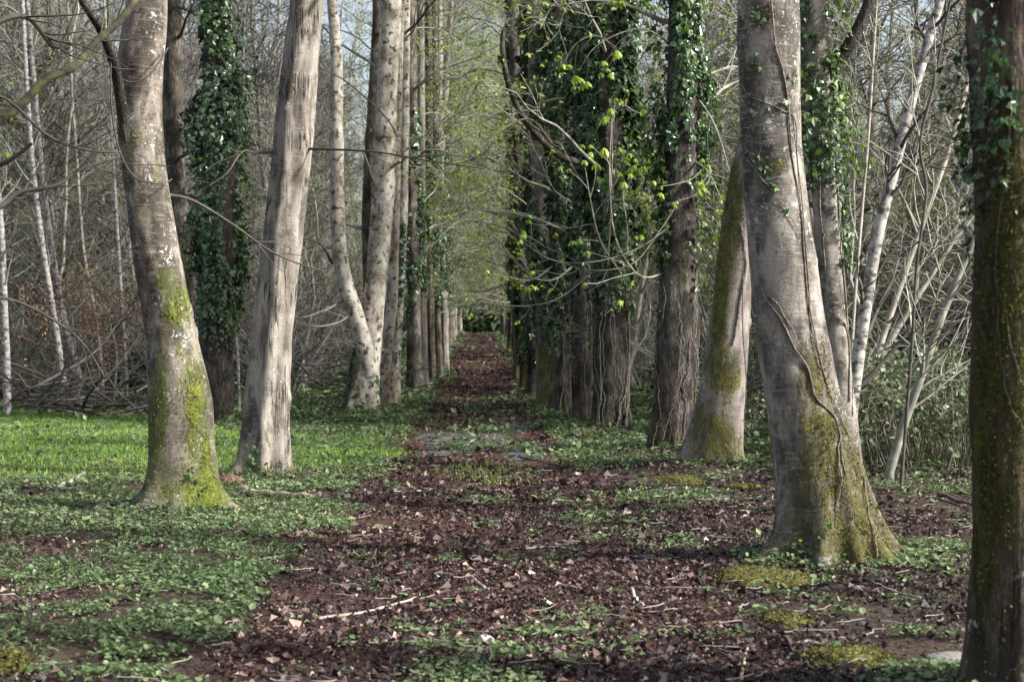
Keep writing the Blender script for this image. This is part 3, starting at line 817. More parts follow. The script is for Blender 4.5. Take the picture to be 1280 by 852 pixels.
LROW = [('L5', [(0, 505, 520), (150, 506, 521), (300, 507, 523), (400, 508, 526), (489, 508, 529)], 'brown', 'fluted brown trunk beyond the pale trees on the left row, mossy on its shaded side', 13.3),
        ('L6', [(0, 531, 540), (150, 532, 541), (300, 533, 542), (400, 534, 543), (474, 535, 546)], 'brown', 'slim brown trunk halfway down the left row, moss at its foot', 14.9),
        ('L7', [(0, 546, 553), (150, 547, 554), (300, 549, 556), (400, 551, 559), (464, 553, 562)], 'mossgreen', 'green-tinged trunk far down the left row beside the path edge', 15.8)]
POS['L5b'] = G(530, 482); POS['L6b'] = G(549, 469)
LROW += [('L5b', [(0, 521, 530), (150, 522, 531), (300, 523, 533), (400, 524, 534), (482, 524, 536)], 'mossgreen', 'pale greenish trunk squeezed behind the fluted brown trunk on the left', 16.4),
         ('L6b', [(0, 540, 547), (150, 541, 548), (300, 542, 549), (400, 543, 551), (469, 545, 554)], 'brown', 'narrow brown trunk between the two slimmest trunks of the left row', 18.2)]
for key, ed, bark, lab, sd in LROW:
    root, ax, ar, d, g = tree(key, 'avenue_tree', lab, ed, bark, 20, sd, sides=30, dz=.08, bump=.07, flare=.35, lobe_h=.3, base_moss=.9, flute=.05, flute_n=5, moss=((ed[2][1], 420, 6, 60, .8),))
    crown(root, ax, ar, np.random.default_rng(int(sd * 10)), 40, 2.4, 19, 2.0, 4.4, 'twig', None, leaf='young', leaf_n=3, leaf_size=.085)
    obj('ivy', ivy_mesh(ax, ar, g[2] + 2.5, g[2] + 8, .22, 2500, .12, int(sd * 7), 'ivy', g, .5), root, kind='stuff')

# ---- right row: nearest mossy trunk
root, ax, ar, d, g = tree('R0', 'mossy_tree', 'mossy dark trunk with ivy above, cut by the right edge of the photo',
    [(0, 1214, 1322), (100, 1218, 1324), (200, 1221, 1326), (300, 1222, 1328), (400, 1219, 1330), (500, 1217, 1332), (600, 1218, 1334), (700, 1217, 1335), (800, 1214, 1337), (872, 1211, 1338)],
    'mossy', 12, 17.1, tufts=5000, tuft_mat='moss_olive', sides=60, dz=.025, bump=.08, flare=.25, lobe_h=.12, flute=.05, flute_n=5,
    moss=((1262, 330, 40, 200, 1.6), (1238, 560, 30, 160, 1.6), (1275, 520, 30, 120, .75), (1225, 700, 10, 120, .8), (1245, 250, 25, 60, .6)), base_moss=.5)
obj('ivy', ivy_mesh(ax, ar, 1.9, 4.6, .24, 6500, .038, 81, 'ivy', g, .40, True), root, kind='stuff')
for pts in ([(1262, 100), (1258, 180), (1250, 260), (1244, 330), (1254, 390), (1268, 450), (1282, 490)], [(1246, 380), (1250, 440), (1262, 500), (1280, 540)]):
    w = vine_path(ax, ar, pts, d); V, Q = tubes(w, np.linspace(.005, .003, 40), 6)
    obj('vine', mesh_of('vine', V - g, Q, M['twig_dark']), root)
crown(root, ax, ar, np.random.default_rng(40), 7, 4.6, 11, 1.6, 3.2)

# ---- the big beech on the right
root, ax, ar, d, g = tree('R1', 'beech_tree', 'stout smooth beech with thin climbing stems and a mossy spreading foot, right of the path',
    [(0, 922, 999), (60, 922, 1000), (120, 924, 1000), (180, 926, 1002), (240, 930, 1008), (300, 934, 1016), (360, 939, 1024), (420, 945, 1034), (480, 953, 1046), (540, 963, 1062), (590, 970, 1078), (640, 974, 1090), (706, 976, 1096)],
    'beech_big', 12, 21.5, tufts=4200, tuft_mat='moss_olive', sides=72, dz=.025, bump=.05, flare=.30, lobes=5, lobe_h=.2, folds=.15, fold_n=8, fold_h=.32,
    roots=((-10, .17, .26, .20), (185, .18, .35, .09), (-40, .15, .14, .17), (-70, .11, .12, .15), (-108, .09, .16, .12), (-145, .08, .15, .10), (100, .15, .5, .15)),
    moss=((1055, 590, 34, 80, .95), (1010, 480, 20, 55, .7), (1025, 540, 24, 55, .7), (1075, 660, 40, 60, .9), (1015, 660, 28, 40, .55), (965, 690, 20, 16, .9), (960, 18, 20, 22, 1.0), (972, 208, 16, 14, 1.0), (1030, 440, 14, 40, .6), (1105, 690, 30, 40, 1.3), (1000, 600, 24, 60, .5)), base_moss=.4,
    knots=((958, 95, .04, .01),))
VN = [([(963, 0), (968, 50), (980, 90), (985, 140), (990, 200), (1000, 260), (1005, 320), (1012, 380), (1022, 430), (1038, 490), (1060, 540), (1072, 570)], .007),
      ([(925, 100), (935, 120), (960, 130), (980, 140), (992, 150), (997, 200), (1003, 260), (1008, 320), (1014, 400), (1024, 460)], .006),
      ([(928, 190), (945, 215), (965, 240), (985, 265), (1000, 300)], .005),
      ([(938, 330), (955, 370), (975, 400), (993, 430), (1008, 460), (1020, 495), (1040, 520), (1050, 540), (1052, 570), (1060, 595)], .009),
      ([(946, 340), (952, 365), (968, 378), (985, 400), (1000, 430), (1012, 445)], .006),
      ([(1050, 540), (1049, 570), (1052, 600), (1046, 630), (1044, 660)], .007),
      ([(1072, 560), (1080, 600), (1086, 640), (1092, 680), (1100, 705)], .008)]
for pts, r in VN:
    w = vine_path(ax, ar, pts, d); V, Q = tubes(w, np.linspace(r, r * .5, 40), 6)
    obj('vine', mesh_of('vine', V - g, Q, M['vine']), root)
rng = np.random.default_rng(12)
SP = [(945, 20, 12), (990, 95, 9), (940, 195, 8), (950, 210, 8), (970, 130, 6), (962, 235, 8), (945, 75, 8), (975, 268, 5), (1088, 632, 8), (1020, 668, 6)]
pos = []
for (sx_, sy2, n_) in SP:
    for _ in range(n_):
        w = vine_path(ax, ar, [(sx_ + rng.normal() * 6, sy2 + rng.normal() * 7), (sx_, sy2)], d, .02 + .03 * rng.random(), 2)[0]; pos.append(w)
pos = np.array(pos); n_ = len(pos)
B = basis(np.tile([.1, -1, .4], (n_, 1)) + rng.normal(size=(n_, 3)) * .5, rng)
V, T = scatter(IVY_V, IVY_F, pos, B, rng.uniform(.03, .055, n_)); a = Acc(); a.add(V, T, tint=np.repeat(rng.uniform(.3, 1, n_), 6))
obj('ivy', a.mesh('ivy', M['ivy'], g), root, kind='stuff')
crown(root, ax, ar, np.random.default_rng(41), 8, 4.6, 11, 2.0, 4.0)

# ---- forked trunk behind the big beech
root, ax, ar, d, g = tree('R1b', 'forked_tree', 'forked trunk with ivy sprigs close behind the stout beech',
    [(0, 999, 1036), (60, 1000, 1038), (120, 1004, 1042), (170, 1008, 1044), (240, 1014, 1048), (300, 1019, 1052), (360, 1025, 1057), (420, 1031, 1061), (480, 1036, 1066), (560, 1044, 1076), (640, 1050, 1084)],
    'beech_big', 12, 23.9, d=15.0, sides=48, dz=.03, bump=.05, flare=.3)
px_limb(root, [(1034, 112, -.02), (1044, 85, -.05), (1062, 55, -.1), (1078, 25, -.15), (1088, -5, -.2), (1098, -60, -.2)], d, .065, .045, 'dark', None, 18, 16, 12)
obj('ivy', ivy_mesh(ax, ar, 2.2, 5.5, .38, 1900, .05, 82, 'ivy', g, .50, False), root, kind='stuff')
obj('ivy', ivy_mesh(ax, ar, 2.9, 6.5, .30, 2800, .055, 83, 'ivy', g, .46, False), root, kind='stuff')
obj('ivy', ivy_mesh(ax, ar, 3.0, 5.2, .62, 1500, .055, 182, 'ivy_light', g, .45, False, thick_lo=.30, side=-.4), root, kind='stuff')
for pts, r in (([(1022, 200), (1026, 280), (1032, 330), (1028, 370), (1036, 420), (1040, 500)], .008), ([(1030, 290), (1022, 340), (1030, 385), (1050, 400), (1060, 420), (1062, 500)], .011), ([(1046, 230), (1052, 300), (1058, 390), (1064, 450), (1066, 520)], .008)):
    w = vine_path(ax, ar, pts, d); V, Q = tubes(w, np.linspace(r, r * .5, 40), 6)
    obj('vine', mesh_of('vine', V - g, Q, M['vine']), root)
crown(root, ax, ar, np.random.default_rng(42), 8, 4.6, 11, 2.0, 3.6)

# ---- short mossy leaning trunk
root, ax, ar, d, g = tree('R2', 'mossy_tree', 'leaning pale trunk clad in thick green moss, left of the stout beech',
    [(0, 950, 988), (100, 938, 976), (170, 924, 964), (230, 911, 953), (280, 903, 945), (330, 896, 942), (380, 890, 938), (430, 882, 936), (480, 876, 932), (530, 866, 928), (560, 862, 924), (586, 860, 922)],
    'mossgreen', 11, 27.7, tufts=7500, tuft_mat='moss_dark', sides=56, dz=.03, bump=.07, flare=.22, lobes=4, lobe_h=.3, roots=((190, .16, .4, .25), (-20, .05, .4, .2)),
    moss=((905, 290, 22, 70, 1.9), (898, 380, 13, 60, 1.3), (915, 235, 16, 40, 1.2), (898, 460, 24, 30, 1.15), (884, 535, 30, 36, 1.0), (915, 560, 18, 30, .8), (918, 470, 14, 22, .7)), base_moss=.55, knots=((884, 488, .10, .04),))
w = vine_path(ax, ar, [(925, 280), (932, 330), (926, 370), (920, 410), (915, 430)], d); V, Q = tubes(w, np.linspace(.02, .012, 40), 8)
obj('vine', mesh_of('vine', V - g, Q, M['vine']), root)
px_limb(root, [(930, 300, -.3), (928, 400, -.35), (933, 480, -.4), (930, 530, -.5), (938, 545, -.6)], d, .008, .006, 'vine', None, 19, 24, 5, 'vine')
crown(root, ax, ar, np.random.default_rng(43), 6, 5, 10, 1.5, 3)
def ivy_stems(root, ax, ar, d, n, z0, z1, seed, g, r=.012):
    rng = np.random.default_rng(seed)
    for k in range(n):
        th = rng.uniform(-pi, 0); zz = np.linspace(z0, z1 - rng.random() * .8, 26)
        t = th + np.cumsum(rng.normal(size=26) * .09) + .5 * np.sin(zz * rng.uniform(1, 3) + rng.random() * 6) * .4
        rr = np.interp(zz, ax[:, 2], ar) * 1.03 + .012 + .03 * rng.random()
        flare = .07 * np.exp(-(zz - z0) / .2) * rng.random()
        w = np.stack([np.interp(zz, ax[:, 2], ax[:, 0]) + (rr + flare) * np.cos(t), np.interp(zz, ax[:, 2], ax[:, 1]) + (rr + flare) * np.sin(t), zz], 1)
        q = r * rng.uniform(.5, 1.5)
        V, Q = tubes(w, np.linspace(q, q * .7, 26), 5)
        obj('vine', mesh_of('vine', V - g, Q, M['vine']), root)

# ---- chestnut leaves: one palmate leaf of drooping leaflets, shared by all
def palmate(n, seed):
    rng = np.random.default_rng(seed)
    A = Acc()
    for k in range(n):
        a = (k - (n - 1) / 2) * (2 * pi / (n + 1.5)) + rng.normal() * .1
        L = (1 - .07 * abs(k - (n - 1) / 2)) * rng.uniform(.85, 1.05); dr = np.array([sin(a), cos(a)])
        side = np.array([dr[1], -dr[0]]); dp = rng.uniform(.7, 1.15)
        rows = []
        for s, wd in ((0, .015), (.4, .12), (.72, .17), (1., .0)):
            ang = dp * (.35 + .9 * s)
            out = .72 * L * s * (1 - .2 * s); dn = -L * .62 * s * s * dp - .08 * s
            c = dr * out
            rows.append((c, dn, wd * L))
        V = []
        for c, z, wd in rows[:-1]:
            V += [(c[0] - side[0] * wd, c[1] - side[1] * wd, z - wd * .3), (c[0], c[1], z), (c[0] + side[0] * wd, c[1] + side[1] * wd, z - wd * .3)]
        V.append((rows[-1][0][0], rows[-1][0][1], rows[-1][1]))
        Fq = []
        for r in range(2):
            b = 3 * r
            Fq += [(b, b + 1, b + 4), (b, b + 4, b + 3), (b + 1, b + 2, b + 5), (b + 1, b + 5, b + 4)]
        Fq += [(6, 7, 9), (7, 8, 9)]
        A.add(np.array(V), np.array(Fq), tint=np.clip(rng.normal(.5, .25), 0, 1))
    return A.mesh('leaf', M['chestnut'], smooth=False)
PALM = [palmate(5, 1), palmate(7, 2), palmate(5, 3), palmate(6, 4), palmate(5, 5)]
def leaf_at(branch, w, size, rng):
    """a palmate leaf hung at world point w, child of a branch part whose root sits at its parent's location"""
    o = bpy.data.objects.new('leaf', PALM[rng.integers(len(PALM))])
    link(o, branch)
    o.location = w - np.array(branch.parent.location)
    o.rotation_euler = (rng.normal() * .25, rng.normal() * .25, rng.random() * 6.28)
    s = size * rng.uniform(.45, 1.3); o.scale = (s, s, s * rng.uniform(.8, 1.2))
def leafy_limb(root, pts, d, r0, r1, seed, n_leaf, size, mat='twig', sub=None, spots=None):
    rng = np.random.default_rng(seed)
    b, lv = px_limb(root, pts, d, r0, r1, mat, sub if sub is not None else [(5, .25, .98, .35, .9, .5, 1.1, 5, .6, .004, .06, .15)], seed)
    e = np.concatenate([x[0][:, -1] for x in lv[1:]] + [lv[0][0][:, -1]]) if len(lv) > 1 else lv[0][0][0, 4:]
    if n_leaf:
        for i in rng.choice(len(e), min(n_leaf, len(e)), False):
            for q in range(rng.integers(1, 4)): leaf_at(b, e[i] + rng.normal(size=3) * size * .6 * (q > 0), size * .95, rng)
    return b

# ---- right row ivy-clad trees
root, ax, ar, d, g = tree('R3', 'ivy_clad_tree', 'tall ivy-clad trunk, bare below, left of the leaning mossy trunk',
    [(0, 836, 874), (100, 834, 874), (200, 831, 872), (300, 828, 871), (360, 824, 872), (420, 820, 872), (480, 818, 868), (530, 813, 864), (566, 810, 862)],
    'dark', 14, 31.2, sides=48, dz=.04, bump=.06, flare=.25, lobe_h=.3, flute=.04, flute_n=5, base_moss=.7, moss=((818, 500, 10, 60, .7),))
obj('ivy', ivy_mesh(ax, ar, 1.9, 8, .32, 12500, .072, 91, 'ivy', g, .42), root, kind='stuff')
obj('ivy', ivy_mesh(ax, ar, 2.4, 7.5, .55, 2600, .085, 191, 'ivy_light', g, .46, thick_lo=.35), root, kind='stuff')
ivy_stems(root, ax, ar, d, 8, g[2] - .05, g[2] + 2.2, 92, g, .007)
SW = [(6, .2, .98, .5, 1.4, .5, 1.1, 6, .6, .004, .05, .16)]
leafy_limb(root, [(845, 275, 0), (815, 300, -.6), (780, 318, -1.2), (735, 328, -1.8), (690, 325, -2.4), (650, 300, -2.8)], d, .014, .004, 101, 5, .09, 'twig_dark', SW)
leafy_limb(root, [(850, 250, 0), (820, 295, -.8), (790, 330, -1.4), (740, 338, -2.), (700, 328, -2.4)], d, .012, .004, 102, 3, .09, 'twig_dark', SW)
leafy_limb(root, [(845, 60, 0), (810, 38, -.7), (780, 40, -1.1), (745, 58, -1.6), (725, 85, -2.)], d, .013, .004, 103, 16, .14, 'twig_dark', SW)
leafy_limb(root, [(870, 120, 0), (890, 150, -.5), (905, 190, -.7), (915, 230, -.9)], d, .016, .005, 104, 9, .14, 'twig', SW)
leafy_limb(root, [(865, 200, 0), (885, 215, -.6), (902, 250, -.8)], d, .016, .005, 105, 8, .13, 'twig', SW)
leafy_limb(root, [(835, 340, 0), (800, 345, -.5), (770, 300, -.9), (762, 230, -1.2), (764, 160, -1.3), (766, 140, -1.35)], d, .012, .004, 106, 16, .14, 'twig_pale', SW)
crown(root, ax, ar, np.random.default_rng(44), 10, 3.5, 13, 1.6, 3.4, 'twig', leaf='young', leaf_n=2, leaf_size=.09)

root, ax, ar, d, g = tree('R4', 'ivy_clad_tree', 'broad tree smothered in dark ivy, stems tangled at its foot, right of the path',
    [(0, 735, 785), (100, 736, 785), (200, 738, 785), (300, 739, 785), (400, 741, 784), (480, 741, 784), (537, 739, 785)],
    'dark', 15, 35.3, sides=44, dz=.05, bump=.06, flare=.2, lobe_h=.3, flute=.05, flute_n=6, base_moss=.3)
obj('ivy', ivy_mesh(ax, ar, 2.0, 11.5, .62, 22000, .105, 93, 'ivy', g, .37, thick_lo=.16), root, kind='stuff')
obj('ivy', ivy_mesh(ax, ar, 2.6, 9.5, 1.0, 5200, .11, 193, 'ivy_light', g, .44, thick_lo=.7, side=.2), root, kind='stuff')
ivy_stems(root, ax, ar, d, 13, g[2] - .05, g[2] + 3.0, 94, g, .011)
leafy_limb(root, [(735, 205, 0), (700, 195, -.9), (668, 165, -1.3), (645, 130, -1.5), (632, 90, -1.6), (628, 55, -1.6), (630, 38, -1.6)], d, .06, .045, 111, 0, .1, 'dark', [])
leafy_limb(root, [(690, 180, -1.1), (665, 150, -1.5), (640, 155, -1.9), (618, 170, -2.2), (596, 188, -2.5)], d, .02, .008, 112, 2, .14, 'twig_dark', [(4, .3, .98, .4, 1.0, .5, 1.1, 5, .6, .005, .05, .16)])
leafy_limb(root, [(760, 330, -.5), (763, 270, -1.0), (765, 210, -1.3), (765, 150, -1.4)], d, .014, .005, 113, 22, .16, 'twig_pale', SW)
leafy_limb(root, [(775, 340, -.6), (750, 300, -1.2), (738, 250, -1.5), (730, 200, -1.6)], d, .018, .005, 114, 16, .16, 'twig', SW)
leafy_limb(root, [(780, 300, -.6), (800, 270, -1.0), (815, 230, -1.2), (812, 190, -1.3)], d, .014, .005, 115, 16, .15, 'twig', SW)
leafy_limb(root, [(740, 280, -.5), (700, 285, -1.2), (660, 268, -1.7), (610, 262, -2.2), (560, 268, -2.6)], d, .013, .004, 116, 4, .11, 'twig_dark', SW)
leafy_limb(root, [(740, 340, -.5), (700, 372, -1.2), (660, 382, -1.6), (620, 380, -2.), (590, 372, -2.3)], d, .012, .004, 117, 5, .11, 'twig_dark', SW)
leafy_limb(root, [(770, 60, -.6), (745, 45, -1.2), (720, 55, -1.5), (705, 80, -1.7)], d, .014, .005, 118, 16, .16, 'twig_dark', SW)
leafy_limb(root, [(780, 250, -.6), (800, 240, -1.3), (830, 215, -1.6)], d, .014, .005, 119, 12, .15, 'twig', SW)
crown(root, ax, ar, np.random.default_rng(45), 14, 3.2, 14, 1.8, 3.8, 'twig', leaf='young', leaf_n=2, leaf_size=.11)

RR_ = [('R5', [(0, 716, 740), (150, 716, 739), (300, 715, 738), (420, 714, 737), (526, 712, 738)], 'dark', 'dark-sided trunk with ivy crown, next down the right row past the broad ivy tree', 37.1),
       ('R6', [(0, 686, 712), (150, 688, 714), (300, 689, 715), (420, 689, 715), (516, 688, 716)], 'brown', 'brown trunk with a pale sunlit flank and twisted stems on the right row', 39.7)]
for key, ed, bark, lab, sd in RR_:
    root, ax, ar, d, g = tree(key, 'avenue_tree', lab, ed, bark, 20, sd, sides=36, dz=.07, bump=.06, flare=.3, lobe_h=.3, base_moss=.5, flute=.05, flute_n=5)
    obj('ivy', ivy_mesh(ax, ar, g[2] + 1.2, g[2] + 10, .38, 9000, .11, int(sd * 7), 'ivy', g, .42, thick_lo=.08), root, kind='stuff')
    ivy_stems(root, ax, ar, d, 4, g[2] - .05, g[2] + 3.2, int(sd * 3), g, .012)
    crown(root, ax, ar, np.random.default_rng(int(sd * 10)), 30, 2.6, 19, 2.0, 4.2, 'twig', leaf='young', leaf_n=4, leaf_size=.09)
    leafy_limb(root, [(ed[2][1] + 5, 330, 0), (ed[2][1] - 25, 350, -1), (ed[2][1] - 60, 345, -2)], d, .025, .008, int(sd * 11), 8, .16, 'twig', SW)
# moss-green trunk and mossy bases deeper in the right row
MORE = [('mossy trunk deep in the right row, bright green moss on its path side', (683, 508), 24, 'mossgreen', 1.2),
        ('dark ivy-topped trunk deep in the right row between mossier ones', (668, 496), 17, 'dark', .3),
        ('thin dark trunk, far right row, ivy spilling over its upper half', (657, 486), 14, 'brown', .6),
        ('slim mossy trunk, far right row, close to where the path darkens', (648, 476), 12, 'mossgreen', .9)]
for i_, (lab, (px, py), w_, bark, bm) in enumerate(MORE):
    c, d = G(px, py); sd = 50.3 + 3.1 * i_
    lean = (-8, -4, -10, -3)[i_]
    ed = [(0, px - w_ / 2 + lean * 1.6, px + w_ / 2 + lean * 1.6), (200, px - w_ / 2 + lean, px + w_ / 2 + lean), (350, px - w_ / 2 + lean * .4, px + w_ / 2 + lean * .4), (py, px - w_ / 2, px + w_ / 2)]
    root, ax, ar, d, g = tree('x', 'avenue_tree', lab, ed, bark, 20, sd, d=d, sides=30, dz=.08, bump=.07, flare=.35, lobe_h=.35, base_moss=bm, moss=((px, 440, 14, 60, bm),))
    obj('ivy', ivy_mesh(ax, ar, g[2] + .8, g[2] + 9, .36, 6500, .13, int(sd * 7), 'ivy', g, .45, thick_lo=.06), root, kind='stuff')
    crown(root, ax, ar, np.random.default_rng(int(sd * 10)), 26, 2.3, 19, 2.0, 4.2, 'twig', leaf='young', leaf_n=4, leaf_size=.10)
# pale bare trunk leaning in the middle of the right row
c, d = G(664, 492)
root, ax, ar, d, g = tree('x', 'pale_tree', 'pale leaning trunk rising left of the broad ivy tree, brownish above',
    [(0, 636, 656), (130, 636, 656), (200, 636, 658), (280, 644, 664), (360, 650, 668), (440, 656, 674), (494, 660, 680)], 'brown', 15, 61.9, d=d + 4, sides=30, dz=.08, bump=.06, flare=.3)
obj('ivy', ivy_mesh(ax, ar, g[2] + 5, g[2] + 12, .35, 5000, .13, 661, 'ivy', g, .46), root, kind='stuff')
crown(root, ax, ar, np.random.default_rng(619), 16, 3.5, 14, 2.0, 4.2, 'twig', leaf='young', leaf_n=1, leaf_size=.12)

# ---- far avenue trees: three prototypes, copied down both rows
def far_proto(seed, bark, ivyn, w=.20):
    rng = np.random.default_rng(seed)
    zt = 23.0
    zg = np.concatenate([[-.4, 0, .15, .35, .7], np.linspace(1.2, zt, 34)])
    ax = np.stack([np.cumsum(rng.normal(size=len(zg)) * .02), np.cumsum(rng.normal(size=len(zg)) * .02), zg], 1)
    ar = w * (1 - .55 * np.clip(zg, 0, zt) / zt) * (1 + .45 * np.exp(-np.maximum(zg, 0) / .3))
    V, Q = tubes(ax, ar, 18)
    V[:, :2] += (norm(V - np.repeat(ax, 18, 0))[:, :2]) * ((fbm(V * 2.5 + seed, 3) - .5) * .12)[:, None]
    root = thing('avenue_tree', 'x', 'tree', (0, 0, 0))
    obj('trunk', mesh_of('trunk', V, Q, M[bark], {'moss': np.clip(.35 - V[:, 2] * .25, -.6, .4)}), root)
    if ivyn: obj('ivy', ivy_mesh(ax, ar, 2.6, 11, .5, ivyn, .16, seed * 3, 'ivy', (0, 0, 0), .42), root, kind='stuff')
    sb = [(6, .25, .98, .8, 2.0, .5, 1.1, 5, .6, .011, .03, .18), (4, .2, 1., .4, 1.0, .5, 1.1, 3, .6, .008, .03, .2)]
    crown(root, ax, ar, rng, 46, 2.4, 22, 2.2, 5.0, 'twig', sb, leaf='young', leaf_n=3, leaf_size=.11)
    index_kids(root)
    return root
FP = [far_proto(201, 'brown', 1200), far_proto(202, 'dark', 5000), far_proto(203, 'mossgreen', 2500), far_proto(204, 'brown', 4500)]
rng = np.random.default_rng(77)
first = set()
FAR_L = np.concatenate([np.arange(76, 200, 5.6)]); FAR_R = np.concatenate([np.arange(73, 200, 5.4)])
for sidex, arr, lab, grp, ch in ((-1, FAR_L, 'slim brownish trunk standing in the far left row of the avenue', 'far trees of the left row', (0, 2, 0, 3)), (1, FAR_R, 'ivy-topped trunk standing in the far right row of the avenue', 'far trees of the right row', (1, 1, 3, 2))):
    for j, y in enumerate(arr):
        pi_ = ch[j % 4] if sidex > 0 else ch[(j * 3 + 1) % 4]
        src = FP[pi_]
        if pi_ in first: o = copy_tree(src)
        else: o = src; first.add(pi_)
        x = sidex * (2.2 + rng.normal() * .22); yy = y + rng.normal() * .8
        o.location = (x, yy, float(H0(x, yy)) - .05)
        o.rotation_euler = (rng.normal() * .02, rng.normal() * .02, rng.random() * 6.28)
        s = rng.uniform(.85, 1.15); o.scale = (s, s, s)
        tag(o, lab.replace('standing in', ('at the near end of', 'midway down', 'at the dim end of')[min(2, j * 3 // len(arr))]), 'tree', grp)

# ------------------------------------------------------------------ woodland behind
def wood_proto(kind, seed):
    rng = np.random.default_rng(seed)
    names = {'tree': 'bare_tree', 'sapling': 'sapling', 'shrub': 'thicket_shrub', 'pole': 'birch_sapling'}
    root = thing(names[kind], 'x', 'tree' if kind != 'shrub' else 'shrub', (0, 0, 0))
    if kind in ('tree', 'sapling', 'pole'):
        zt, r0 = {'tree': (18, .14), 'sapling': (9, .045), 'pole': (10, .06)}[kind]
        zt *= rng.uniform(.85, 1.1)
        n = 18
        ax = np.stack([np.cumsum(rng.normal(size=n) * (.07 if kind == 'tree' else .09)), np.cumsum(rng.normal(size=n) * .07), np.linspace(-.3, zt, n)], 1)
        ar = np.linspace(r0, r0 * .15, n)
        V, Q = tubes(ax, ar, 8)
        mat = {'tree': ('twig', 'twig_mid')[seed % 2], 'sapling': ('twig', 'twig_pale')[seed % 2], 'pole': 'birch'}[kind]
        obj('trunk', mesh_of('trunk', V, Q, M[mat]), root)
        if kind == 'tree': lim = (38, .08, .97, 1.8, 4.4, .5, 1.2, 7, .45, .012, .03, .12)
        elif kind == 'sapling': lim = (20, .12, .97, .9, 2.4, .4, 1.0, 6, .55, .009, .06, .10)
        else: lim = (14, .25, .97, .9, 2.4, .4, 1.0, 6, .5, .010, .04, .10)
        c1 = grow(ax[None], ar[None], *lim, rng)
        c2 = grow(*c1, 7, .15, .98, .6, 1.8, .4, 1.1, 5, .6, .009, .02, .16, rng)
        c3 = grow(*c2, 4, .2, .98, .3, .9, .4, 1.1, 3, .7, .007, .02, .2, rng)
        A = Acc()
        for c, k in ((c1, 4), (c2, 3), (c3, 3)):
            V, Q = tubes(c[0], c[1], k); A.add(V, Q)
        tm = {'tree': 'twig', 'sapling': 'twig', 'pole': 'twig_dark'}[kind]
        if seed % 3 == 0: tm = 'twig_mid'
        obj('twigs', A.mesh('twigs', M[tm]), root, kind='stuff')
        ends = c3[0][:, -1]
    else:
        A = Acc(); n = 16
        pts = []
        for k in range(n):
            a = rng.uniform(0, 2 * pi); l = rng.uniform(2.2, 5); le = rng.uniform(.1, .7)
            p = np.array([cos(a) * .15, sin(a) * .15, -.2]); dr = norm(np.array([cos(a) * le, sin(a) * le, 1.])); w = [p]
            for s in range(8):
                p = p + dr * l / 8; w.append(p); dr = norm(dr + rng.normal(size=3) * .12 + np.array([cos(a), sin(a), -.3]) * .06)
            pts.append(w)
        c0 = (np.array(pts), np.linspace(.026, .010, 9)[None].repeat(n, 0))
        c1 = grow(*c0, 9, .15, .98, .5, 1.8, .4, 1.2, 5, .6, .009, .0, .16, rng)
        c2 = grow(*c1, 4, .2, .98, .3, .9, .4, 1.1, 3, .7, .007, .0, .2, rng)
        for c, k in ((c0, 5), (c1, 3), (c2, 3)):
            V, Q = tubes(c[0], c[1], k); A.add(V, Q)
        obj('stems', A.mesh('stems', M[('twig', 'twig_mid', 'twig')[seed % 3]]), root, kind='stuff')
        ends = c2[0][:, -1]
    return root, ends
def with_leaves(kind, seed, mat, n, size):
    root, ends = wood_proto(kind, seed)
    rng = np.random.default_rng(seed + 5)
    e = ends[rng.choice(len(ends), min(n, len(ends)), False)]
    obj('leaves', leaves_mesh(e, size, rng, mat, 2, .10), root, kind='stuff')
    return root
P_T = [wood_proto('tree', 301)[0], wood_proto('tree', 302)[0], with_leaves('tree', 303, 'young', 1000, .085), wood_proto('tree', 306)[0]]
P_S = [wood_proto('sapling', 311)[0], wood_proto('sapling', 312)[0], with_leaves('sapling', 313, 'young', 420, .085), wood_proto('sapling', 315)[0]]
P_H = [wood_proto('shrub', 321)[0], wood_proto('shrub', 322)[0], with_leaves('shrub', 323, 'young', 520, .07), with_leaves('shrub', 324, 'ivy_light', 300, .08)]
def evergreen_proto(seed, rad, hgt, n, size):
    rng = np.random.default_rng(seed)
    root = thing('evergreen_bush', 'x', 'bush', (0, 0, 0))
    q = rng.normal(size=(n, 3)); q = norm(q); q[:, 2] = np.abs(q[:, 2])
    lump = .55 + .9 * fbm(q * 1.8 + seed, 3)
    pos = q * (rng.random(n) ** .35 * lump)[:, None] * np.array([rad, rad, hgt])
    B = basis(q + rng.normal(size=q.shape) * .6 + np.array([0, 0, .3]), rng)
    V, T = scatter(LEAF_V, LEAF_F, pos, B, size * rng.uniform(.6, 1.3, n)); a = Acc(); a.add(V, T, tint=np.repeat(rng.random(n), 4))
    obj('foliage', a.mesh('foliage', M['evergreen'], smooth=False), root, kind='stuff')
    st = []
    for k in range(7):
        a_ = rng.random() * 6.28
        st.append(resample([(0, 0, -.2), (cos(a_) * rad * .25, sin(a_) * rad * .25, hgt * .4), (cos(a_) * rad * .5, sin(a_) * rad * .5, hgt * .8)], 6))
    V, Q = tubes(np.array(st), np.linspace(.03, .012, 6)[None].repeat(7, 0), 5)
    obj('stems', mesh_of('stems', V, Q, M['twig_dark']), root, kind='stuff')
    return root
P_E = [evergreen_proto(401, 1.6, 1.5, 4200, .16), evergreen_proto(402, 1.9, 2.2, 5200, .16)]
for p in P_T + P_S + P_H + P_E: index_kids(p)
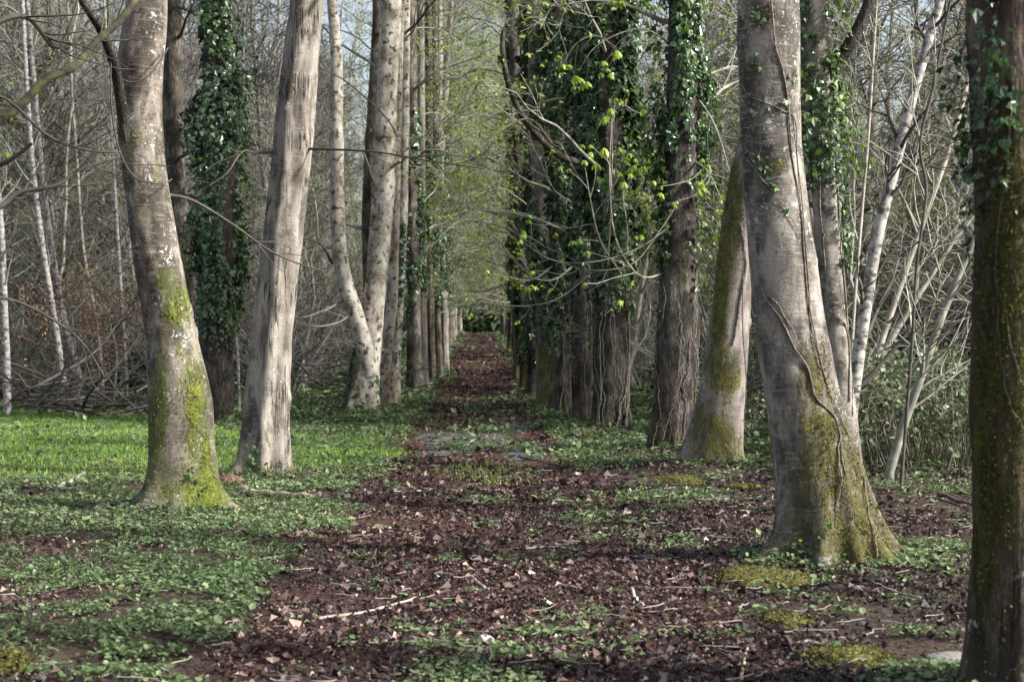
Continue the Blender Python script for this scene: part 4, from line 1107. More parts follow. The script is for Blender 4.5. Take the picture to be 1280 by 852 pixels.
LAND = [(-200, 'at the far left of the photo'), (110, 'behind the white birch stems'), (200, 'behind the nearest left beech'), (290, 'behind the ivy-wrapped left trunk'), (370, 'behind the split grey tree'), (450, 'behind the curved multi-stem tree'), (540, 'behind the left row'),
        (640, 'behind the right row'), (720, 'behind the broad ivy tree'), (800, 'between the ivy-clad trunks'), (880, 'behind the leaning mossy trunk'), (980, 'behind the stout beech'), (1060, 'behind the pale leaning stem'), (1150, 'behind the brambles'), (1230, 'behind the right-edge trunk')]
def where(x, y):
    px = float(PROJ(np.array([[x, y, 1.5]]))[0][0])
    return min(LAND, key=lambda t: abs(t[0] - px))[1] if px > -20 else LAND[0][1]
def depth_word(y): return 'front' if y < 52 else ('middle' if y < 75 else 'back')
used = set()
def plant(protos, which, x, y, s, rng, lab, cat, grp, tilt=.04):
    src = protos[which]
    o = copy_tree(src) if src.name in used else src
    used.add(src.name)
    o.location = (x, y, float(H0(x, y)) - .03); o.rotation_euler = (rng.normal() * tilt, rng.normal() * tilt, rng.random() * 6.28)
    o.scale = (s, s, s * rng.uniform(.9, 1.15))
    if which == 2:
        for a, b in (('bare grey-brown tree', 'fresh-leaved tree'), ('thin bare sapling', 'thin fresh-leaved sapling'), ('tangled many-stemmed shrub', 'fresh-leaved many-stemmed shrub')): lab = lab.replace(a, b)
    tag(o, lab, cat, grp)
    return o
rng = np.random.default_rng(99)
def spots(n, side, y0, y1, gap, wid, rng, power=1.0):
    out = []
    for k in range(n):
        y = y0 + (y1 - y0) * rng.random() ** power
        lim = (.36 * y + 2) if side < 0 else (.40 * y + 2)
        x = gap + (lim - gap) * rng.random()
        out.append((side * x, y))
    return out
for side, y0t, word in ((-1, 38, 'left'), (1, 26, 'right')):
    lg = side < 0
    for x, y in spots(84 if lg else 66, side, y0t + 3, 125, 5.5, 0, rng):
        w = rng.choice(4, p=[.30, .25, .20, .25] if lg else [.15, .15, .6, .1])
        plant(P_T, w, x, y, rng.uniform(.8, 1.2), rng, f'bare grey-brown tree in the {depth_word(y)} of the wood, ' + where(x, y), 'tree', f'bare trees in the {word} wood')
    for x, y in spots(95 if lg else 62, side, y0t, 85, 4.6, 0, rng):
        w = rng.choice(4, p=[.28, .28, .16, .28] if lg else [.2, .2, .5, .1])
        plant(P_S, w, x, y, rng.uniform(.8, 1.25), rng, f'thin bare sapling in the {depth_word(y)} of the thicket, ' + where(x, y), 'sapling', f'saplings in the {word} thicket', .07)
    for x, y in spots(70 if lg else 58, side, y0t, 80, 4.6, 0, rng):
        w = rng.choice(4, p=[.42, .40, .13, .05] if lg else [.3, .25, .3, .15])
        plant(P_H, w, x, y, rng.uniform(.7, 1.25), rng, f'tangled many-stemmed shrub in the {depth_word(y)} of the thicket, ' + where(x, y), 'shrub', f'shrubs in the {word} thicket')
    for x, y in spots(24, side, y0t + 6, 100, 5.5, 0, rng):
        plant(P_E, rng.integers(2), x, y, rng.uniform(.7, 1.3), rng, f'dark evergreen bush in the {depth_word(y)} of the wood, ' + where(x, y), 'bush', f'evergreen bushes in the {word} wood')
# close of the avenue: dark evergreens and trunks
for k in range(22):
    x = rng.uniform(-16, 16); y = rng.uniform(176, 205)
    plant(P_E, rng.integers(2), x, y, rng.uniform(2.6, 5.2), rng, 'dark evergreen bush closing the far end of the avenue', 'bush', 'evergreens at the end of the avenue')
for k in range(26):
    x = rng.uniform(-30, 30); y = rng.uniform(200, 260)
    plant(P_T, rng.choice([0, 1, 3]), x, y, rng.uniform(1.1, 1.6), rng, 'bare tree in the wood beyond the end of the avenue', 'tree', 'trees beyond the avenue end')

# far belt of woodland that reads as one mass
def belt(name, pts, seed, hgt, lab):
    rng = np.random.default_rng(seed)
    A = Acc()
    n = len(pts)
    base = np.array([(x, y, float(H0(x, y))) for x, y in pts])
    w = [base - [0, 0, .3]]; dr = norm(np.tile([0, 0, 1.], (n, 1)) + rng.normal(size=(n, 3)) * .06)
    h = rng.uniform(.6, 1.1, n)[:, None] * hgt
    p = w[0]
    for s in range(8): p = p + dr * h / 8; w.append(p); dr = norm(dr + rng.normal(size=(n, 3)) * .05)
    c0 = (np.stack(w, 1), np.linspace(.12, .03, 9)[None] * rng.uniform(.5, 1.3, n)[:, None])
    c1 = grow(*c0, 15, .05, .98, 1.5, 4.5, .4, 1.2, 4, .5, .02, .03, .14, rng)
    c2 = grow(*c1, 4, .15, .98, .8, 2.4, .4, 1.1, 3, .6, .015, .02, .2, rng)
    for c, k in ((c0, 5), (c1, 3), (c2, 3)):
        V, Q = tubes(c[0], c[1], k); A.add(V, Q)
    o = obj(name, A.mesh(name, M['twig']), kind='stuff')
    tag(o, lab, None, None, 'stuff')
rng = np.random.default_rng(55)
belt('far_wood', [(-rng.uniform(8, 52), rng.uniform(112, 150)) for _ in range(150)], 1, 27, 'grey mass of far trees behind the left thicket')
belt('far_wood', [(rng.uniform(8, 58), rng.uniform(112, 150)) for _ in range(120)], 2, 27, 'grey mass of far trees behind the right thicket')

# ---- white birch stems on the left, measured
def pole_px(name, label, pts, d, r0, r1, mat, group=None, twigs=18, seed=1, up=.08, cat='tree', tm='twig'):
    main = resample([P(a, b, d) for a, b in pts], 30)
    g = main[0].copy(); g[2] = float(H0(g[0], g[1]))
    ext = main[-1] + (main[-1] - main[-4]) / np.linalg.norm(main[-1] - main[-4]) * 3.5
    main = np.vstack([g - [0, 0, .2], main, ext])
    o = np.argsort(main[:, 2]) if pts[0][1] > pts[-1][1] else slice(None)
    rng = np.random.default_rng(seed)
    root = thing(name, label, cat, g, group)
    mr = np.linspace(r0, r1, len(main))
    V, Q = tubes(main, mr, 10); obj('trunk', mesh_of('trunk', V - g, Q, M[mat]), root)
    c1 = grow(main[None], mr[None], twigs, .2, .98, .6, 2.2, .4, 1.0, 6, .5, .006, up, .12, rng)
    c2 = grow(*c1, 5, .2, .98, .3, 1.0, .4, 1.1, 4, .6, .005, .03, .16, rng)
    A = Acc()
    for c in (c1, c2): V, Q = tubes(c[0], c[1], 3); A.add(V, Q)
    obj('twigs', A.mesh('twigs', M[tm], g), root, kind='stuff')
    return root
pole_px('birch_tree', 'white birch stem leaning left, nearest the brush pile', [(98, 468), (80, 400), (66, 320), (54, 230), (44, 120), (34, 0)], 38, .085, .05, 'birch', seed=501)
pole_px('birch_tree', 'white birch stem left of its leaning twin by the brush pile', [(80, 478), (68, 400), (52, 300), (40, 200), (33, 100), (28, 0)], 37, .08, .045, 'birch', seed=502)
pole_px('birch_tree', 'pale birch trunk at the left edge above the grass', [(9, 512), (8, 450), (5, 380), (2, 300), (-6, 200), (-12, 60)], 34.5, .085, .06, 'birch', seed=503)
pole_px('birch_tree', 'thin grey birch stem left of the nearest left beech', [(158, 470), (152, 380), (146, 280), (140, 180), (134, 60), (130, 0)], 40, .05, .03, 'birch', seed=504)
pole_px('birch_tree', 'slim forked grey stem above the coppery leaves', [(128, 470), (120, 400), (104, 310), (96, 200), (88, 90), (84, 0)], 42, .05, .03, 'twig_pale', seed=505)
pole_px('birch_tree', 'slender white stem rising between the ivy-wrapped trunk and the split grey tree', [(299, 500), (297, 440), (292, 380), (294, 300), (300, 200), (304, 80)], 36, .035, .02, 'birch', seed=506)
# right side leaning stems
pole_px('leaning_tree', 'straight pale grey stem leaning right, behind the forked trunk', [(1056, 594), (1062, 530), (1072, 450), (1084, 370), (1098, 290), (1118, 210), (1138, 130), (1158, 60), (1176, 0)], 19.5, .085, .05, 'birch', seed=511, tm='twig_dark', twigs=14)
pole_px('leaning_tree', 'brown slanting stem right of the pale grey leaning one', [(1112, 590), (1130, 530), (1152, 470), (1172, 410), (1196, 350), (1222, 290), (1250, 220)], 18.5, .05, .03, 'twig', seed=512, twigs=10)
pole_px('leaning_tree', 'pale thin stem crossing behind the slanting brown stem', [(1062, 566), (1078, 500), (1104, 420), (1135, 330), (1160, 260), (1185, 190), (1205, 120), (1222, 40)], 23, .05, .03, 'twig_pale', seed=513, twigs=10)
pole_px('leaning_tree', 'yellowish stem fanning low to the right behind the bramble', [(1046, 562), (1072, 500), (1110, 430), (1160, 350), (1200, 290), (1240, 240)], 24, .055, .03, 'twig_pale', seed=514, twigs=10)
pole_px('leaning_tree', 'thin pale upright stem between the pale leaning stem and the forked trunk', [(1057, 552), (1062, 480), (1068, 380), (1076, 280), (1086, 160), (1092, 60), (1096, 0)], 26, .03, .02, 'twig_pale', seed=515, twigs=10)
pole_px('leaning_tree', 'dark wavy stem hanging beside the mossy trunk at the right edge', [(1126, 612), (1133, 520), (1140, 430), (1146, 330), (1158, 240), (1150, 180), (1166, 110), (1180, 40)], 17.5, .018, .012, 'twig_dark', seed=516, twigs=8)
pole_px('leaning_tree', 'bare slanting stem seen between the two ivy-clad trunks', [(770, 520), (790, 440), (800, 370), (812, 300), (822, 220)], 33, .06, .04, 'twig_pale', seed=517, twigs=10)

# ---- limbs of a tree standing just outside the left edge
g = np.array([-5.15, 13.4, 0.]); g[2] = float(H0(g[0], g[1]))
root = thing('beech_tree', 'tree just outside the left edge reaching mossy and dark limbs into the photo', 'tree', g)
zg = np.linspace(-.3, 12, 40); ax = np.stack([g[0] + .02 * np.sin(zg), np.full(40, g[1]), g[2] + zg], 1); ar = np.interp(zg, [-.3, 0, .6, 12], [.34, .3, .22, .08])
V, Q = tubes(ax, ar, 24); obj('trunk', mesh_of('trunk', V - g, Q, M['beech'], {'moss': np.full(len(V), -.2)}), root)
px_limb(root, [(-178, 260, 0), (-60, 190, 0), (0, 150, .2), (30, 128, .3), (58, 98, .4), (92, 84, .6), (122, 50, .8), (150, 26, .9), (190, -30, 1.2)], 13.4, .042, .03, 'mosslimb', [(6, .4, .98, .5, 1.3, .5, 1.1, 6, .3, .005, .05, .15)], 21, 24, 10)
px_limb(root, [(-178, 320, 0), (-60, 285, 0), (0, 258, .1), (25, 240, .15), (70, 232, .2), (100, 212, .3), (150, 196, .5)], 13.4, .035, .008, 'twig_dark', [(7, .4, .98, .4, 1.2, .4, 1., 6, .5, .004, .03, .15)], 22, 24)
px_limb(root, [(-178, 260, 0), (-50, 215, -.1), (0, 205, -.2), (20, 195, -.25), (39, 180, -.3)], 13.4, .03, .014, 'twig_dark', None, 23, 16)
px_limb(root, [(-178, 150, 0), (-60, 130, 0), (0, 120, .1), (60, 170, .2), (110, 188, .3), (150, 190, .4)], 13.4, .02, .006, 'twig_dark', [(5, .4, .98, .4, 1.0, .4, 1., 6, .5, .004, .03, .15)], 24, 20)
px_limb(root, [(-178, 60, 0), (-40, 40, 0), (30, 20, .2), (70, 60, .3), (92, 20, .4), (100, -20, .5)], 13.4, .03, .01, 'twig_dark', [(6, .4, .98, .4, 1.2, .4, 1., 6, .5, .004, .03, .15)], 25, 22)
px_limb(root, [(-178, 420, 0), (-60, 380, 0), (0, 372, .3), (50, 390, .6), (100, 425, .9), (130, 470, 1.2)], 13.4, .02, .006, 'twig_dark', [(6, .4, .98, .4, 1.0, .4, 1., 6, .5, .004, .0, .15)], 26, 22)
rngl = np.random.default_rng(3)
b = root.children[1]
for (lx, ly) in ((62, 66), (55, 138), (8, 190), (170, 136)): leaf_at(b, P(lx, ly, 13.6), .06, rngl)
crown(root, ax, ar, np.random.default_rng(46), 8, 4.5, 11.5, 1.8, 3.2)

# ---- copper-leaved beech sapling, left thicket
def copper(px, py, d, h, seed, label):
    g = P(px, py, d); g[2] = float(H0(g[0], g[1])); rng = np.random.default_rng(seed)
    root = thing('beech_sapling', label, 'sapling', g)
    main = resample([g - [0, 0, .2], g + [.1, 0, h * .4], g + [-.1, .1, h * .7], g + [.1, 0, h]], 16); mr = np.linspace(.04, .01, 16)
    V, Q = tubes(main, mr, 8); obj('trunk', mesh_of('trunk', V - g, Q, M['twig'], None), root)
    c1 = grow(main[None], mr[None], 16, .15, .9, 1.0, 2.4, 1.0, 1.5, 7, .5, .008, .0, .10, rng)
    c2 = grow(*c1, 7, .2, .98, .3, .8, .5, 1.1, 4, .6, .005, .0, .16, rng)
    A = Acc()
    for c in (c1, c2): V, Q = tubes(c[0], c[1], 3); A.add(V, Q)
    obj('twigs', A.mesh('twigs', M['twig_dark'], g), root, kind='stuff')
    e = np.concatenate([c2[0][:, 1], c2[0][:, 3]])
    obj('leaves', leaves_mesh(e, .08, rng, 'copper', 5, .09, off=g), root, kind='stuff')
copper(70, 500, 37.5, 2.7, 601, 'young beech holding coppery dead leaves, left of its twin in the left thicket')
copper(140, 500, 39, 3.0, 602, 'young beech holding coppery dead leaves behind the nearest left beech')
copper(120, 500, 44, 3.2, 603, 'small coppery-leaved beech deeper in the left thicket')

# ---- brush pile on the left
c, d = G(110, 520)
root = thing('brush_pile', 'pile of dark dead branches lying at the edge of the left thicket', 'brush pile', c)
rng = np.random.default_rng(71)
for k in range(66):
    px = rng.uniform(10, 182); py = rng.uniform(455, 522); dd = d + rng.uniform(-.6, 1.8)
    a = abs(rng.normal()) * .55; L = rng.uniform(.8, 2.4)
    s = P(px, py, dd); e = s + np.array([cos(a) * L * (1 if k % 2 else -1), rng.normal() * .6, sin(a) * L * .8])
    s[2] = max(min(s[2], .75), .02) * rng.random(); e[2] = max(e[2] - .3, .02)
    m_ = (s + e) / 2 + rng.normal(size=3) * .15; m_[2] = max(m_[2], .04)
    main = resample([s, m_, e], 9); r = rng.uniform(.012, .040)
    me, lv = branch_mesh(main, np.linspace(r, r * .4, 9), rng, [(4, .3, .98, .3, .9, .4, 1., 4, .5, .006, .02, .12)], 5, 3, ('twig_dark', 'twig_dark', 'twig_dark', 'twig_mid')[k % 4], c)
    obj('branch', me, root)
c2_, d2 = G(415, 470 + 40)
root = thing('brush_pile', 'dark heap of dead twigs in shade left of the curved multi-stem tree', 'brush pile', c2_ + np.array([0, 4, 0]))
off = np.array(root.location)
for k in range(36):
    s = off + np.array([rng.normal() * .7, rng.normal() * .6, rng.uniform(0, .9)]); a = rng.uniform(-.6, .9) + (pi if rng.random() < .5 else 0); L = rng.uniform(.6, 1.6)
    e = s + np.array([cos(a) * L, rng.normal() * .4, abs(sin(a)) * L * .5])
    me, lv = branch_mesh(resample([s, (s + e) / 2 + rng.normal(size=3) * .1, e], 7), np.linspace(.022, .008, 7), rng, [(4, .3, .98, .3, .8, .4, 1., 4, .5, .006, .02, .12)], 4, 3, 'twig_dark', off)
    obj('branch', me, root)

# ---- bramble bushes on the right
def bramble(px, py, d, rx, h, seed, label):
    g = P(px, py, d); g[2] = float(H0(g[0], g[1])); rng = np.random.default_rng(seed)
    root = thing('bramble_bush', label, 'bush', g)
    n = 70
    w = []
    for k in range(n):
        a = rng.random() * 6.28; r0_ = rng.random() ** .5 * rx * .8
        s = np.array([cos(a) * r0_, sin(a) * r0_, 0]); a2 = a + rng.normal() * .8; L = rng.uniform(.5, 1.1) * rx; hh = h * rng.uniform(.5, 1.1)
        w.append(resample([s - [0, 0, .1], s + np.array([cos(a2) * L * .3, sin(a2) * L * .3, hh * .8]), s + np.array([cos(a2) * L * .7, sin(a2) * L * .7, hh]), s + np.array([cos(a2) * L * 1.1, sin(a2) * L * 1.1, hh * .55])], 9))
    c0 = (np.array(w), np.linspace(.008, .004, 9)[None].repeat(n, 0))
    c1 = grow(*c0, 5, .2, .98, .2, .6, .4, 1.1, 4, .7, .003, -.03, .15, rng)
    A = Acc()
    for c in (c0, c1): V, Q = tubes(c[0], c[1], 3); A.add(V, Q)
    obj('stems', A.mesh('stems', M['vine']), root, kind='stuff')
    e = np.concatenate([c1[0][:, 1], c1[0][:, 3], c0[0][:, 4], c0[0][:, 6]])
    obj('leaves', leaves_mesh(e, .07, rng, 'bramble', 3, .06, (ROUND_V, ROUND_F)), root, kind='stuff')
bramble(1165, 560, 20.5, 1.0, 1.15, 701, 'tangled bramble bush between the slanting brown stem and the right-edge trunk')
bramble(1100, 560, 22.5, 1.0, 1.0, 702, 'bramble bush behind the stout beech at its right')
bramble(1230, 560, 21.5, 1.1, 1.25, 703, 'bramble bush behind the mossy trunk at the right edge')
bramble(1140, 540, 25.0, 1.3, 1.3, 704, 'bramble bush farther back in the right thicket')
bramble(950, 560, 27.0, 1.0, .7, 705, 'low bramble between the moss-covered leaning trunk and the stout beech')

# ------------------------------------------------------------------ ground layers
BANDS = [(6.3, 9, 1), (9, 12, 1), (12, 16, 1), (16, 22, 1), (22, 30, 1), (30, 45, 1), (45, 75, 1), (75, 180, 1)]
TR = [(POS[k][0][0], POS[k][0][1]) for k in POS]
def grass_mask(x, y):
    e = 19.6 + 1.6 * (n2(x, y, .45, 21) - .5) * 2 + .45 * np.random.default_rng(7).normal(size=len(x))
    f = 27.0 + np.clip((-x - 3.0) * 2.2, 0, 10.5) + 2.0 * (n2(x, y, .4, 22) - .5) * 2 + .5 * np.random.default_rng(8).normal(size=len(x))
    r = -1.05 - 1.5 * (n2(x, y, .7, 23) - .4) + .18 * np.random.default_rng(6).normal(size=len(x))
    m = (y > e) & (y < f) & (x < r)
    # thin strip of grass in the middle of the path
    m2 = (((x - .12) / .75) ** 2 + ((y - 20.0) / 1.9) ** 2) + 1.6 * (n2(x, y, 1.6, 24) - .5) + .25 * np.random.default_rng(5).normal(size=len(x)) < .75
    return m, m2
def green_level(x, y):
    lv = np.where(x < -1.3, .475, np.where(x < 1.4, .325, .375))
    lv = np.where((y < 20) & (x < -1.3 + .25 * np.sin(y)), .505, lv)
    lv = np.where((y > 20) & (np.abs(x) > 1.15), .55, lv)
    lv = np.where((y > 23) & (y < 60) & (np.abs(x - .1) < .55), .375, lv)
    lv = np.where((np.abs(x - .25) < .6) & (y < 20), .36, lv)
    lv = np.where((y > 45) & (np.abs(x) < 1.5), .28, lv)
    for tx, ty in TR:
        dd = (x - tx) ** 2 + (y - ty) ** 2
        lv = np.maximum(lv, .56 * (dd < .7 ** 2))
    return lv
rng = np.random.default_rng(2024)
def sample(y0, y1, dens, xmax=None):
    x0, x1 = -.37 * y1 - .6, .41 * y1 + .6
    if xmax: x0, x1 = max(x0, -xmax), min(x1, xmax)
    n = int((x1 - x0) * (y1 - y0) * dens)
    return rng.uniform(x0, x1, n), rng.uniform(y0, y1, n)
LIT = Acc()
for (y0, y1, _), dens, sz, xm in zip(BANDS, (2300, 1800, 1150, 620, 320, 160, 60, 14), (.027, .028, .031, .037, .046, .058, .075, .11), (None, None, None, None, 9, 6, 5, 3)):
    x, y = sample(y0, y1, dens, xm)
    gm, gm2 = grass_mask(x, y)
    keep = ~gm & ~(gm2 & (rng.random(len(x)) < .6))
    path = np.exp(-((x - .1) / 1.5) ** 4)
    patch = n2(x, y, 1.1, 31)
    keep &= rng.random(len(x)) < np.clip(.35 + .65 * path + (patch - .5) * 2.4 + .15 * (x > 1) - .22 * (x < -1.35), .12, 1)
    for (cx, cyy, rx, ry) in PUDDLES: keep &= ~((((x - cx) / rx) ** 2 + ((y - cyy) / ry) ** 2 < 1.0) & (rng.random(len(x)) < .82))
    x, y = x[keep], y[keep]; n = len(x)
    pos = np.stack([x, y, H(x, y) + .012 + rng.random(n) * .02], 1)
    B = basis(np.tile([0, 0, 1.], (n, 1)) + rng.normal(size=(n, 3)) * .42, rng)
    s = sz * np.clip(rng.lognormal(-.25, .5, n), .25, 2.6)
    sc = np.stack([s * rng.uniform(.25, 1, n), s, s * rng.uniform(.5, 2.6, n)], 1)
    V, T = scatter(CHIP_V, CHIP_F, pos, B, sc)
    tint = np.clip(rng.normal(.42, .25, n) + (rng.random(n) < .02) * .5 - .10 * (x > 1.4) + .6 * (n2(x, y, .9, 33) - .5), 0, 1)
    LIT.add(V, T, tint=np.repeat(tint, 4))
tag(obj('leaf_litter', LIT.mesh('leaf_litter', M['litter'], smooth=False)), 'reddish brown dead leaves strewn over the path and ground', None, None, 'stuff')

GC = Acc()
for (y0, y1, _), dens, sz, tm in zip(BANDS, (900, 700, 460, 260, 140, 52, 14, 3), (.022, .024, .029, .038, .058, .09, .15, .26), (1, 1, 0, 0, 0, 0, 0, 0)):
    x, y = sample(y0, y1, dens * 1.25, None if y1 < 50 else 12)
    lv = green_level(x, y)
    nz = .5 * n2(x, y, .9, 41) + .5 * n2(x, y, 4.5, 42, 2)
    gm, gm2 = grass_mask(x, y)
    for (cx, cyy, rx, ry) in PUDDLES: lv = np.where(((x - cx) / rx) ** 2 + ((y - cyy) / ry) ** 2 < 1.1, lv + .02, lv)
    keep = (nz < lv + rng.normal(size=len(x)) * .045) & (~gm | (rng.random(len(x)) < .16))
    x, y, nz, lv = x[keep], y[keep], nz[keep], lv[keep]
    k = 3; n = len(x) * k
    cx = np.repeat(x, k) + rng.normal(size=n) * sz * .9; cyy = np.repeat(y, k) + rng.normal(size=n) * sz * .9
    pos = np.stack([cx, cyy, H(cx, cyy) + .015 + rng.random(n) * .04 * (1 + (np.repeat(y, k) > 20) * .9)], 1)
    B = basis(np.tile([0, 0, 1.], (n, 1)) + rng.normal(size=(n, 3)) * .40, rng)
    tv, tf = (ROUND_V, ROUND_F) if tm else (LEAF_V, LEAF_F)
    kind = np.repeat(n2(x, y, .8, 45) + rng.normal(size=len(x)) * .08, k)
    szv = sz * np.clip(rng.lognormal(.05, .35, n), .35, 2.2) * (1 if tm else 1.15)
    sc3 = np.stack([szv * np.where(kind > .55, .55, 1.), szv * np.where(kind > .55, 1.35, 1.), szv], 1)
    V, T = scatter(tv, tf, pos, B, sc3)
    tint = np.clip(rng.normal(.42, .22, n) + .9 * (n2(cx, cyy, .7, 43) - .5), 0, 1)
    GC.add(V, T, tint=np.repeat(tint, len(tv)))
tag(obj('ground_cover', GC.mesh('ground_cover', M['cover'], smooth=False)), 'low green leafy plants covering the woodland floor', None, None, 'stuff')

GR = Acc()
x = rng.uniform(-13.5, .9, 150000); y = rng.uniform(18, 38.5, 150000)
gm, gm2 = grass_mask(x, y)
keep = (gm | (gm2 & (rng.random(len(x)) < .35))) & (x > -.37 * y - 1) & (rng.random(len(x)) < np.clip(-.1 + 2.2 * n2(x, y, 1.3, 51), .1, 1))
x, y = x[keep], y[keep]; n = len(x)
pos = np.stack([x, y, H(x, y) - .005], 1)
B = basis(np.tile([0, 0, 1.], (n, 1)) + rng.normal(size=(n, 3)) * .22, rng)
hh = rng.uniform(.03, .085, n) * (.5 + n2(x, y, 1.2, 52))
V, T = scatter(BLADE_V, BLADE_F, pos, B, np.stack([rng.uniform(.008, .016, n), hh, hh], 1))
GR.add(V, T, tint=np.repeat(np.clip(rng.normal(.42, .22, n) + 1.3 * (n2(x, y, .6, 53) - .5), 0, 1), 5))
tag(obj('grass', GR.mesh('grass', M['grass'], smooth=False)), 'bright short grass beyond the nearest left trees', None, None, 'stuff')

# fine twigs strewn on the ground
rng = np.random.default_rng(808)
n = 900
y = 6.5 + 28 * rng.random(n) ** 1.3; x = rng.uniform(-.34, .38, n) * y
a = rng.random(n) * 6.28; L = rng.uniform(.05, .22, n)
w = []
for s in np.linspace(0, 1, 4):
    xx = x + np.cos(a) * L * s + .01 * rng.normal(size=n); yy = y + np.sin(a) * L * s + .01 * rng.normal(size=n)
    w.append(np.stack([xx, yy, H(xx, yy) + .035 + .01 * rng.random(n)], 1))
V, Q = tubes(np.stack(w, 1), np.tile(np.linspace(.004, .002, 4), (n, 1)), 3)
tag(obj('twig_litter', mesh_of('twig_litter', V, Q, M['twig_pale'])), 'tiny broken twigs scattered over the woodland floor', None, None, 'stuff')

# ------------------------------------------------------------------ countable things lying on the ground
def stick(pts, r, mat, label, seed, forks=1, group=None, cat='stick', name='stick', lift=.02):
    rng = np.random.default_rng(seed)
    w = []
    for px, py in pts:
        p, _ = G(px, py); p[2] = float(H(p[0], p[1])) + r * .7 + lift; w.append(p)
    main = resample(w, 12); main += rng.normal(size=main.shape) * r * .35
    c = main[0].copy()
    A = Acc(); rr = np.linspace(r, r * .6, 12); V, Q = tubes(main, rr, 7, True); A.add(V, Q)
    if forks:
        c1 = grow(main[None], rr[None], forks, .3, .9, .10, .3, .4, .9, 5, .6, .003, .03, .12, rng); c1[0][:, :, 2] = np.maximum(c1[0][:, :, 2], H(c1[0][:, :, 0], c1[0][:, :, 1]) + .02)
        V, Q = tubes(c1[0], c1[1], 4); A.add(V, Q)
    return tag(obj(name, A.mesh(name, M[mat], c), None, c), label, cat, group)
stick([(398, 779), (440, 773), (480, 765), (518, 752)], .010, 'twig_pale', 'long grey stick lying at the left of the path', 1, 2)
stick([(590, 725), (600, 735), (612, 743)], .010, 'twig_pale', 'short pale stick in the middle of the path', 2, 1)
stick([(652, 690), (685, 687), (710, 690), (735, 698)], .009, 'twig', 'thin curved stick across the middle of the path', 3, 1)
stick([(790, 742), (795, 755), (812, 765)], .012, 'twig_pale', 'bent whitish stick on the right half of the path', 4, 0)
stick([(690, 780), (700, 770), (706, 762)], .010, 'twig', 'short stick pointing away near the white stone', 5, 0)
stick([(926, 855), (930, 835), (936, 812)], .009, 'wood', 'straw-coloured stick at the bottom edge of the photo', 6, 0)
stick([(20, 630), (60, 640), (105, 650), (135, 655)], .016, 'twig', 'grey branch lying on the green at far left', 7, 2)
stick([(75, 612), (90, 605), (104, 596)], .028, 'twig', 'stubby grey log end lying on the green at far left', 8, 0)
stick([(110, 658), (150, 662), (190, 663)], .012, 'twig_dark', 'dark twig on the green left of the nearest beech foot', 9, 1)
stick([(1175, 622), (1200, 630), (1216, 636)], .022, 'twig_dark', 'dark branch on the ground behind the right-edge trunk', 10, 0)
stick([(1088, 735), (1120, 745), (1150, 752)], .010, 'twig', 'thin root-like stick right of the stout beech', 11, 2)
stick([(990, 812), (1010, 808), (1035, 812)], .010, 'twig_pale', 'pale stick lying between the moss cushions', 12, 0)
stick([(1020, 795), (1035, 800), (1050, 808)], .012, 'twig_dark', 'dark bent stick above the larger moss cushion', 13, 1)
stick([(480, 618), (520, 617), (540, 614)], .010, 'twig_pale', 'pale twig across the far left of the litter', 14, 0)
stick([(648, 573), (680, 580), (720, 588)], .012, 'twig_dark', 'dark twig lying across the wet mud streak', 15, 1)
stick([(540, 553), (575, 549), (620, 545)], .014, 'twig_dark', 'bare root-like branch crossing the wet mud', 16, 1)
stick([(700, 735), (712, 738), (745, 740)], .008, 'twig_pale', 'thin whitish twig on the right half of the path', 17, 1)
stick([(785, 700), (830, 705), (860, 700)], .009, 'twig', 'brownish twig among the litter left of the stout beech', 18, 1)
stick([(560, 815), (580, 820), (600, 832)], .008, 'twig_pale', 'small pale twig just below the white stone', 19, 0)
stick([(300, 617), (340, 621), (380, 623), (405, 624)], .040, 'wood', 'bare pale log lying at the foot of the split grey tree', 20, 0, None, 'log', 'log', .01)
def lump(px, py, sx, sy, sz, seed, mat, name, label, cat, rough=.25, sub=3, group=None, sink=.3):
    p, d = G(px, py)
    import bmesh
    bm = bmesh.new(); bmesh.ops.create_icosphere(bm, subdivisions=sub, radius=1)
    V = np.array([v.co for v in bm.verts]); Fc = np.array([[v.index for v in f.verts] for f in bm.faces]); bm.free()
    nn = fbm(V * 1.4 + seed * 3.3, 4) - .5
    V = V * (1 + rough * 2 * nn)[:, None] * np.array([sx, sy, sz])
    p[2] = float(H(p[0], p[1])) + sz * (1 - 2 * sink) * .6
    if name != 'moss_cushion':
        return tag(obj(name, mesh_of(name, V, Fc, M[mat], None, cat != 'stone'), None, p), label, cat, group)
    root = thing(name, label, cat, p, group)
    V = V + np.random.default_rng(seed).normal(size=V.shape) * np.array([.01, .01, .006])
    obj('cushion', mesh_of('cushion', V, Fc, M[mat], None, True), root)
    rg = np.random.default_rng(seed + 90); up = np.where(V[:, 2] > -.2 * sz)[0]; n = int(1500 + 16000 * sx * sy)
    q = V[rg.choice(up, n)] + rg.normal(size=(n, 3)) * np.array([.03, .03, .006])
    Vt, T = scatter(LEAF_V, LEAF_F, q, basis(np.tile([0, 0, 1.], (n, 1)) + rg.normal(size=(n, 3)) * .7, rg), rg.uniform(.008, .022, n))
    a = Acc(); a.add(Vt, T, tint=np.repeat(rg.random(n), 4)); obj('moss', a.mesh('moss', M['moss_olive'], smooth=False), root, kind='stuff')
    return root
lump(607, 806, .055, .04, .04, 1, 'stone', 'stone', 'whitish angular stone in the middle of the path', 'stone', .3, 2, sink=.15)
lump(1076, 741, .055, .04, .03, 2, 'stone_dark', 'stone', 'grey stone at the foot of the stout beech', 'stone', .3, 2, sink=.2)
lump(1102, 731, .04, .03, .02, 3, 'stone_dark', 'stone', 'small flat grey stone right of the stone at the stout beech foot', 'stone', .3, 2, sink=.2)
